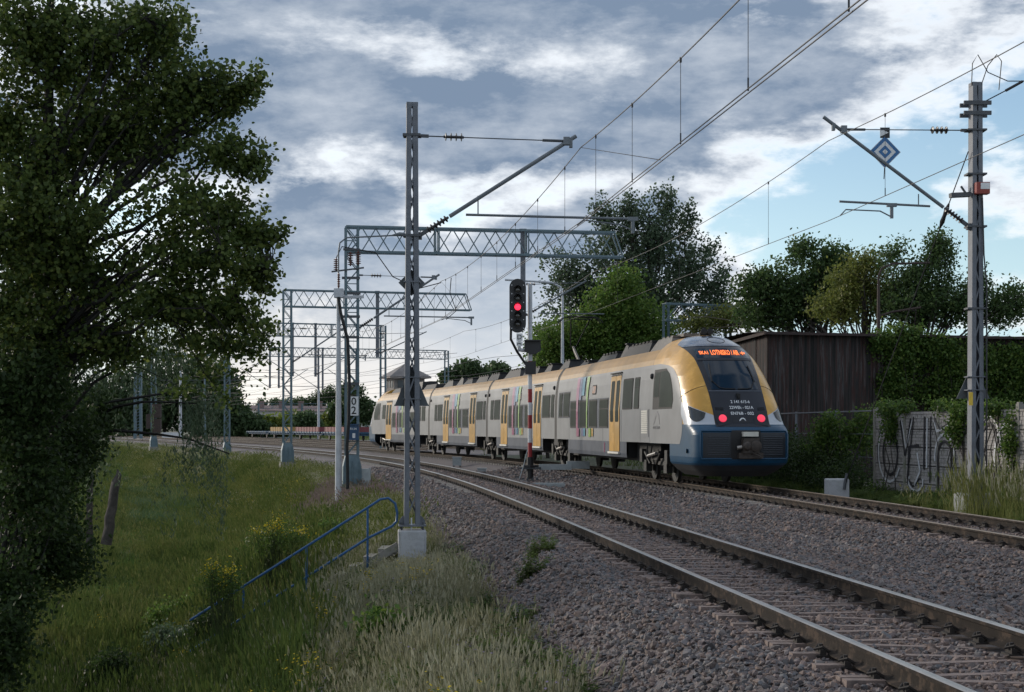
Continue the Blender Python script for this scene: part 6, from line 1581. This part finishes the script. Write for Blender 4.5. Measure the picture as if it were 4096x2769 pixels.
foliage('climbing_vine', 'thick green vine hanging over the right half of the rusty shed', [wall_blob(*q) for q in ((893, 350, 26, 20), (905, 335, 18, 10), (925, 360, 40, 26), (960, 365, 36, 26), (1000, 368, 36, 26), (890, 385, 16, 20), (935, 395, 40, 16), (985, 400, 40, 14), (878, 342, 9, 8, .3, 2), (1020, 375, 20, 34))],
        2000, 14, .16, .13, 'vine_leaf', 61, 'vine')
foliage('bramble_thicket', 'dark green bramble bank beside the nose of the train', [(FX(Y) - .7, Y, z, 1.1, 1.6, .6) for Y, z in ((46, .3), (48.5, .4), (51, .4), (53.5, .5), (45, .1), (57, .5), (60, .6), (50, 1.0), (47, .8))], 2000, 13, .14, .085, 'dark_leaf', 62, 'bush')
foliage('hop_vine', 'bright hop shoots climbing the wire fence next to the concrete fence', [pb(q[0], q[1], 46.3, q[2], q[3], .35) for q in ((832, 425, 18, 14), (838, 445, 16, 22), (855, 430, 10, 22), (868, 440, 8, 26), (820, 440, 12, 16), (866, 415, 10, 6), (880, 408, 8, 4))], 420, 13, .12, .10, 'vine_leaf', 63, 'vine')
def fence_blob(px, py, rx, ry, w=1.0):
    k = (px - 512) / F; Y = 16.59 / (k + .13); q = at(px, py, Y); return (q.x - .12, Y, q.z, rx * Y / F, .25, ry * Y / F, w)
foliage('ivy', 'ivy tumbling over the concrete fence by the lattice mast', [fence_blob(*q) for q in ((895, 410, 14, 6), (897, 428, 8, 18), (908, 407, 16, 5), (965, 415, 10, 14), (962, 432, 10, 12), (1000, 410, 20, 6), (1016, 440, 8, 34), (945, 405, 10, 4))], 520, 13, .10, .085, 'vine_leaf', 64, 'ivy')
foliage('nettle_clump', 'low nettles at the foot of the concrete fence', [(FX(Y) - .5, Y, -.1, .35, .7, .22) for Y in (42.6, 38.2, 36, 32, 30)], 150, 12, .08, .06, 'vine_leaf', 65, 'plant')

# ------------------------------------------------------------------ grasses and herbs (scattered)
def gm(name, cols, trans=.38): M(name, None, .75, var=0, attr='tint', attr_cols=cols, trans=trans, spec=.2)
gm('grass_green', [(.050, .082, .021), (.100, .145, .036), (.155, .185, .050), (.23, .235, .085)])
gm('grass_lush', [(.055, .115, .022), (.085, .165, .032), (.125, .21, .046)])
gm('grass_pale', [(.20, .19, .105), (.30, .29, .185), (.41, .395, .29), (.25, .255, .13)])
gm('grass_pink', [(.20, .15, .14), (.30, .235, .225), (.25, .22, .15)])
gm('weed_leaf', [(.042, .076, .018), (.078, .125, .030), (.125, .17, .042)])
gm('reed_leaf', [(.045, .088, .036), (.075, .130, .056), (.12, .17, .088)])
gm('flower_yellow', [(.42, .30, .012), (.55, .42, .02)], .1)
gm('flower_violet', [(.18, .14, .22), (.30, .26, .34)], .1)
def blade_mesh(seed, n, h, spread, lean, w, mats, seg=3, head=0.0, headw=.012, flower=None, leafy=0):
    r = random.Random(seed); mb = MB()
    for _ in range(n):
        a = r.uniform(0, 6.283); d = spread * math.sqrt(r.random()); x, y = d * math.cos(a), d * math.sin(a); hh = h * r.uniform(.55, 1.15); g = r.uniform(0, 6.283); ln = lean * r.uniform(.2, 1.3) * hh
        dx, dy = math.cos(g), math.sin(g); sx_, sy_ = -dy * w * .5, dx * w * .5
        rows = []
        for i in range(seg + 1):
            f = i / seg; k = 1 - f * .85; px_, py_, pz_ = x + dx * ln * f * f, y + dy * ln * f * f, hh * (f - .12 * lean * f * f)
            rows.append([V(px_ - sx_ * k, py_ - sy_ * k, pz_), V(px_ + sx_ * k, py_ + sy_ * k, pz_)])
        mb.mat(0).grid(rows)
        tip = (rows[-1][0] + rows[-1][1]) / 2
        if head and r.random() < .8:
            mb.mat(1)
            for q in range(3):
                g2 = r.uniform(0, 6.28); e = V(math.cos(g2) * headw, math.sin(g2) * headw, 0); L = head * r.uniform(.7, 1.2); dr = V(dx * .5, dy * .5, -.1) * L * .5
                mb.add([tip - V(0, 0, L * .5) - e * .3, tip - V(0, 0, L * .1) + e + dr * .5, tip + V(0, 0, L * .5) + dr, tip - V(0, 0, L * .1) - e + dr * .5], [(0, 1, 2, 3)])
        if flower:
            mb.mat(1)
            for q in range(flower):
                c = tip + V(r.gauss(0, .05), r.gauss(0, .05), r.gauss(-.03, .05)); s = r.uniform(.012, .022); g2 = r.uniform(0, 3.14)
                e1 = V(math.cos(g2) * s, math.sin(g2) * s, r.uniform(-.4, .4) * s); e2 = V(-math.sin(g2) * s, math.cos(g2) * s, r.uniform(-.4, .6) * s); mb.add([c - e1, c + e2, c + e1, c - e2], [(0, 1, 2, 3)])
        for q in range(leafy):
            mb.mat(0); f = r.uniform(.15, 1.0); c = V(x + dx * ln * f * f, y + dy * ln * f * f, hh * f); g2 = r.uniform(0, 6.28); L = r.uniform(.05, .10) * (1.2 - f * .5); e1 = V(math.cos(g2) * L, math.sin(g2) * L, r.uniform(-.3, .5) * L); e2 = V(-math.sin(g2), math.cos(g2), 0) * L * .32
            mb.add([c, c + e1 * .5 + e2, c + e1, c + e1 * .5 - e2], [(0, 1, 2, 3)])
    return mb.mesh('tuft', mats)
def build_grass():
    T = []
    def add(*a, **k): T.append(blade_mesh(*a, **k)); return len(T) - 1
    green = [add(s, 42, .40, .22, .55, .010, ['grass_green']) for s in (1, 2, 3)]
    tall = [add(s, 34, .80, .26, .45, .010, ['grass_green', 'grass_green'], head=.16, headw=.014) for s in (4, 5, 6)]
    pale = [add(s, n_, h_, .24, l_, .004, ['grass_pale', 'grass_pale'], head=.11, headw=.011) for s, n_, h_, l_ in ((7, 30, .50, .7), (8, 24, .40, .9), (9, 34, .58, .5))]
    pink = [add(s, 36, .45, .24, .5, .007, ['grass_pink', 'grass_pink'], head=.12, headw=.016) for s in (10, 11)]
    weed = [add(s, 9, .42, .16, .4, .008, ['weed_leaf'], leafy=16) for s in (12, 13, 14)]
    reed = [add(s, 12, .95, .25, .5, .032, ['reed_leaf']) for s in (15, 16)]
    lush = [add(s, 46, .38, .26, .7, .011, ['grass_lush']) for s in (17, 18)]
    yell = [add(s, 10, .55, .2, .3, .007, ['weed_leaf', 'flower_yellow'], leafy=8, flower=10) for s in (19, 20)]
    viol = [add(s, 8, .40, .16, .3, .006, ['weed_leaf', 'flower_violet'], leafy=10, flower=4) for s in (21,)]
    stalk = [add(s, 9, .95, .25, .55, .007, ['grass_green', 'grass_pale'], head=.22, headw=.012) for s in (31, 32)]
    coll = templates('tuft', T)
    rng = np.random.default_rng(77); P, I, S, TI = [], [], [], []
    def put(x, y, kinds, wt, sc, tint, hs=None):
        n = len(x)
        if not n: return
        z = height(x, y) - .03; P.append(np.stack([x, y, z], 1)); fl = [k for g in kinds for k in g]; pw = np.concatenate([np.full(len(g), w / len(g)) for g, w in zip(kinds, wt)])
        I.append(rng.choice(fl, n, p=pw / pw.sum())); hz = (np.minimum(sc, 1.0) if hs is None else hs) * (1 + .32 * np.sin(x * 1.35 + 2.1 * np.sin(y * .6)) * np.cos(y * .95 + .4)); S.append(np.stack([sc * rng.uniform(.7, 1.25, n), hz * rng.uniform(.65, 1.2, n)], 1)); TI.append(np.clip(tint + rng.normal(0, .2, n) + .22 * np.sin(x * .55 + 1.7 * np.sin(y * .21)) * np.cos(y * .33), 0, 1))
    def uof(x, y): s = ts(A1, y); return -(x - tx(A1, y)) / np.sqrt(1 + s * s)
    def px_py(x, y): return 512 + F * x / y, YH - F * (height(x, y) - EYE) / y
    # left side: candidates spread with distance
    for y0, y1, dens, sc in ((7, 16, 42, .85), (16, 26, 30, .95), (26, 40, 21, 1.05), (40, 65, 14, 1.15), (65, 110, 7, 1.4), (110, 190, 2.2, 1.9), (190, 280, .5, 2.6)):
        xl = -.42 * y1; n = int(dens * (y1 - y0) * abs(xl - 6)); y = rng.uniform(y0, y1, n); x = rng.uniform(xl, 6, n); u_ = uof(x, y)
        ok = (u_ > 2.55) & ~((np.abs(x - P1.x) < .75) & (y > 25.5) & (y < 30.6)) & ~((np.abs(x - Lp.x) < 1.6) & (np.abs(y - 55.5) < 2.6) & (rng.uniform(0, 1, n) < .7)) & (x / y > -.40) & (rng.uniform(0, 1, n) < np.clip((u_ - 2.45) * 1.6, 0, 1)); x, y, u_ = x[ok], y[ok], u_[ok]
        px_, py_ = px_py(x, y); r = rng.uniform(0, 1, len(x)); nz = np.sin(x * 1.1 + 2) * np.cos(y * .8) + .6 * np.sin(x * 2.7 - y * 1.9) + .4 * np.sin(y * 4.1 + x * 3)
        straw = (u_ < 5.2) & (y < 33); lower = (u_ >= 5.2) & (y < 40); bank = (y >= 33) & (u_ < 9); vly = (y >= 33) & (u_ >= 9)
        m = straw & (y < 31); sel = m & (nz + r > .1); put(x[sel], y[sel], [pale, green, weed, viol], [.56, .22, .18, .04], sc, .5, .85)
        sel = m & (nz + r <= .1); put(x[sel], y[sel], [pale, green, weed, yell], [.26, .38, .34, .02], sc, .5)
        sel = straw & (y >= 31); put(x[sel], y[sel], [green, pale, weed, tall], [.4, .3, .2, .1], sc, .6)
        put(x[lower & (nz > .35)], y[lower & (nz > .35)], [weed, tall, green, yell, viol], [.36, .24, .30, .06, .04], sc, .35)
        sel = lower & (nz <= .35) & (nz > -.45); put(x[sel], y[sel], [weed, tall, pale, green], [.40, .22, .12, .26], sc, .22); sel = lower & (nz <= -.45); put(x[sel], y[sel], [pale, tall, weed], [.42, .34, .24], sc, .5)
        pk = bank & (np.abs(y - 57) < 9) & (u_ < 6) & (nz > -.5); put(x[pk], y[pk], [pink, green], [.75, .25], sc, .5, .7)
        bk = bank & ~pk; top_ = bk & (u_ < 5.0); put(x[top_], y[top_], [green, pale, tall], [.55, .30, .15], sc, .62, .55); bk = bk & (u_ >= 5.0); put(x[bk], y[bk], [tall, green, yell, pale], [.52, .33, .05, .10], sc, .62)
        re = vly & (px_ > 128) & (px_ < 196) & (py_ > 488) & (py_ < 530) & (y < 110) & (nz > -.2); put(x[re], y[re], [reed, lush], [.8, .2], sc * .8, .5)
        vl = vly & ~re; lo = vl & (nz > .1); put(x[lo], y[lo], [lush, green], [.75, .25], sc, .5); lo = vl & (nz <= .1) & (nz > -.5); put(x[lo], y[lo], [weed, lush, tall], [.55, .25, .2], sc, .25); lo = vl & (nz <= -.5); put(x[lo], y[lo], [tall, lush, weed], [.6, .2, .2], sc, .6)
    # right side, beyond the train's track
    n = 9000; y = rng.uniform(20, 62, n); b = rng.uniform(2.5, 5.2, n); s2 = ts(A2, y); x = tx(A2, y) + b * np.sqrt(1 + s2 * s2); ok = (x / y < .42) & (rng.uniform(0, 1, n) < np.clip((b - 2.4) * .9, 0, 1)) & (rng.uniform(0, 1, n) < np.where(y < 40, .9, .45))
    x, y = x[ok], y[ok]; nr = y < 38; put(x[nr], y[nr], [weed, green], [.4, .6], .9, .5, .6); put(x[~nr], y[~nr], [green, weed], [.5, .5], .8, .3, .55)
    # tall pale stalks round the foot of the mast before the fence
    n = 170; y = rng.normal(32.2, 1.8, n); x = P2.x + rng.normal(-.1, .75, n) + (33.5 - y) * .12; ok = (x - tx(A2, y) > 2.4); put(x[ok], y[ok], [stalk, tall], [.75, .25], 1.0, .8, 1.2)
    # far ground
    m_ = rng.uniform(0, 1, 260); yy = 25.5 + 4.1 * m_; put(P1.x + rng.uniform(-.75, .75, 260), yy, [pale, green], [.8, .2], .8, .5, .42)
    n = 5000; y = rng.uniform(66, 300, n); x = rng.uniform(-40, 90, n); s2 = ts(A2, y); b = (x - tx(A2, y)) / np.sqrt(1 + s2 * s2); ok = np.where(y < 104, (b > 4) & (b < 40), (b > 27) & (b < 60)); put(x[ok], y[ok], [green, tall], [.6, .4], 3.0, .5)
    # a few shoots in the ballast edge
    for px_, py_, k in ((530, 600, yell), (540, 590, weed), (545, 668, weed), (522, 625, weed), (525, 660, weed), (505, 655, tall)):
        zz = -.8; Y = F * (EYE - zz) / (py_ - YH); q = rng.normal(0, .08, (9, 2)); put(gx(px_, Y) + q[:, 0], Y + q[:, 1], [weed], [1], .8, .9)
    P_ = np.concatenate(P); I_ = np.concatenate(I); S_ = np.concatenate(S); T_ = np.concatenate(TI); n = len(P_)
    rot = np.stack([rng.normal(0, .10, n), rng.normal(0, .10, n), rng.uniform(0, 6.28, n)], 1)
    scatter('grass', 'tall mixed grasses and weeds covering the bank and the low ground', P_, rot, np.stack([S_[:, 0], S_[:, 0], S_[:, 1]], 1), I_, T_, coll); print('tufts', n)
build_grass()

# low shrubs and weed mounds that break up the bank
for k, (px_, py_, Y, rx, ry, m, lab) in enumerate(((150, 572, 37, 26, 16, 'fresh_leaf', 'rounded bright green weed mound at the foot of the bank, right of the dark bush'), (185, 548, 41, 24, 13, 'fresh_leaf', 'second bright green weed mound, beyond the first one'), (222, 612, 31, 34, 20, 'dark_leaf', 'dark low weed thicket under the lower flowering bush'), (120, 655, 29, 44, 20, 'dark_leaf', 'dark low thicket at the bottom left below the alder'),
        (262, 498, 47, 26, 12, 'vine_leaf', 'small green shrub on the middle of the grassy bank'), (330, 505, 40, 18, 9, 'vine_leaf', 'small green shrub below the lamp post foot'), (175, 620, 33, 30, 14, 'willow_leaf', 'grey-green herb patch left of the handrail foot'), (380, 640, 19, 26, 14, 'vine_leaf', 'leafy green weed patch in the straw at the bottom of the slope'), (300, 655, 21, 34, 16, 'vine_leaf', 'dark leafy weed patch below the handrail'))):
    q = pb(px_, py_, Y, rx, ry, rx * Y / F * .8); zz = float(height(q[0], q[1])); bl = [(q[0] + RND.uniform(-.5, .5) * q[3], q[1] + RND.uniform(-.4, .4), zz + .12 + q[5] * RND.uniform(.5, 1.6), q[3] * .5, q[4] * .5, q[5] * 1.0) for _ in range(5)]
    foliage('weed_mound', lab, bl, int(110 + 9 * rx), 16, .10, .075, m, 300 + k, 'shrub', base=(q[0], q[1], zz), stems=14)
# yellow flowering bushes on the bank
def flower_bush(label, px, py, Y, rx, ry, seed):
    rng = np.random.default_rng(seed); B_ = [pb(px + rng.normal(0, rx * .45), py + rng.normal(0, ry * .35), Y + rng.normal(0, .3), rx * rng.uniform(.2, .5), ry * rng.uniform(.25, .7), .3) for _ in range(9)]; cl = clusters(rng, B_, 120, 1.8, .25, 2.0)
    z = float(height(B_[0][0], B_[0][1])); o = thing('flowering_bush', label, 'bush', (B_[0][0], B_[0][1], z), 0, 'yellow flowering bushes on the bank')
    mb = MB()
    for e in cl[:90]: limb(mb, (B_[0][0] + rng.normal(0, .15), B_[0][1] + rng.normal(0, .15), z), e, .010, .004, rng, .08, 3)
    mb.build('stems', 'weed_stem', o, kind='stuff')
    c = np.repeat(cl, 22, 0) + rng.normal(size=(len(cl) * 22, 3)) * .14; c[:, 2] -= .16
    me = bpy.data.meshes.new('foliage'); fill_mesh(me, leaves(rng, c, .07, .4), 4, rng.uniform(0, .8, len(c))); me.materials.append(MATS['vine_leaf']); k = bpy.data.objects.new('foliage', me); COL.objects.link(k); adopt(k, o); k['kind'] = 'stuff'
    c = np.repeat(cl, 5, 0) + rng.normal(size=(len(cl) * 5, 3)) * .055; c[:, 2] += .06; c[:, 1] -= .05
    me = bpy.data.meshes.new('blossom'); fill_mesh(me, leaves(rng, c, .040, .9), 4, rng.uniform(0, 1, len(c))); me.materials.append(MATS['blossom_yellow']); k = bpy.data.objects.new('blossom', me); COL.objects.link(k); adopt(k, o); k['kind'] = 'stuff'
M('weed_stem', (.04, .06, .015), .8, var=.2); leaf_mat('blossom_yellow', [(.38, .30, .012), (.58, .46, .02)], .15)
flower_bush('lower yellow flowering bush beside the blue handrail', 223, 572, 28.5, 26, 20, 71)
flower_bush('upper yellow flowering bush, right of and above the lower one', 288, 530, 33, 32, 16, 72)
GROUPS = {'overhead_gantry': 'gantries along the running tracks', 'lattice_mast': 'lattice masts beside the near tracks', 'overhead_line': 'overhead lines above the tracks', 'weed_mound': 'weed mounds and low shrubs on the bank', 'warning_sign': 'triangular sign plates on the masts', 'trackside_cabinet': 'small cabinets between the tracks', 'dead_trunk': 'bare trunks at the edge of the meadow', 'tension_mast': 'masts with tension weights', 'lamp_post': 'lamp posts beside the line', 'container': 'maroon containers on the wagons'}
for o in list(bpy.data.objects):
    if '_local' in o: del o['_local']
    g = GROUPS.get(o.name.split('.')[0])
    if g and o.parent is None and 'group' not in o: o['group'] = g
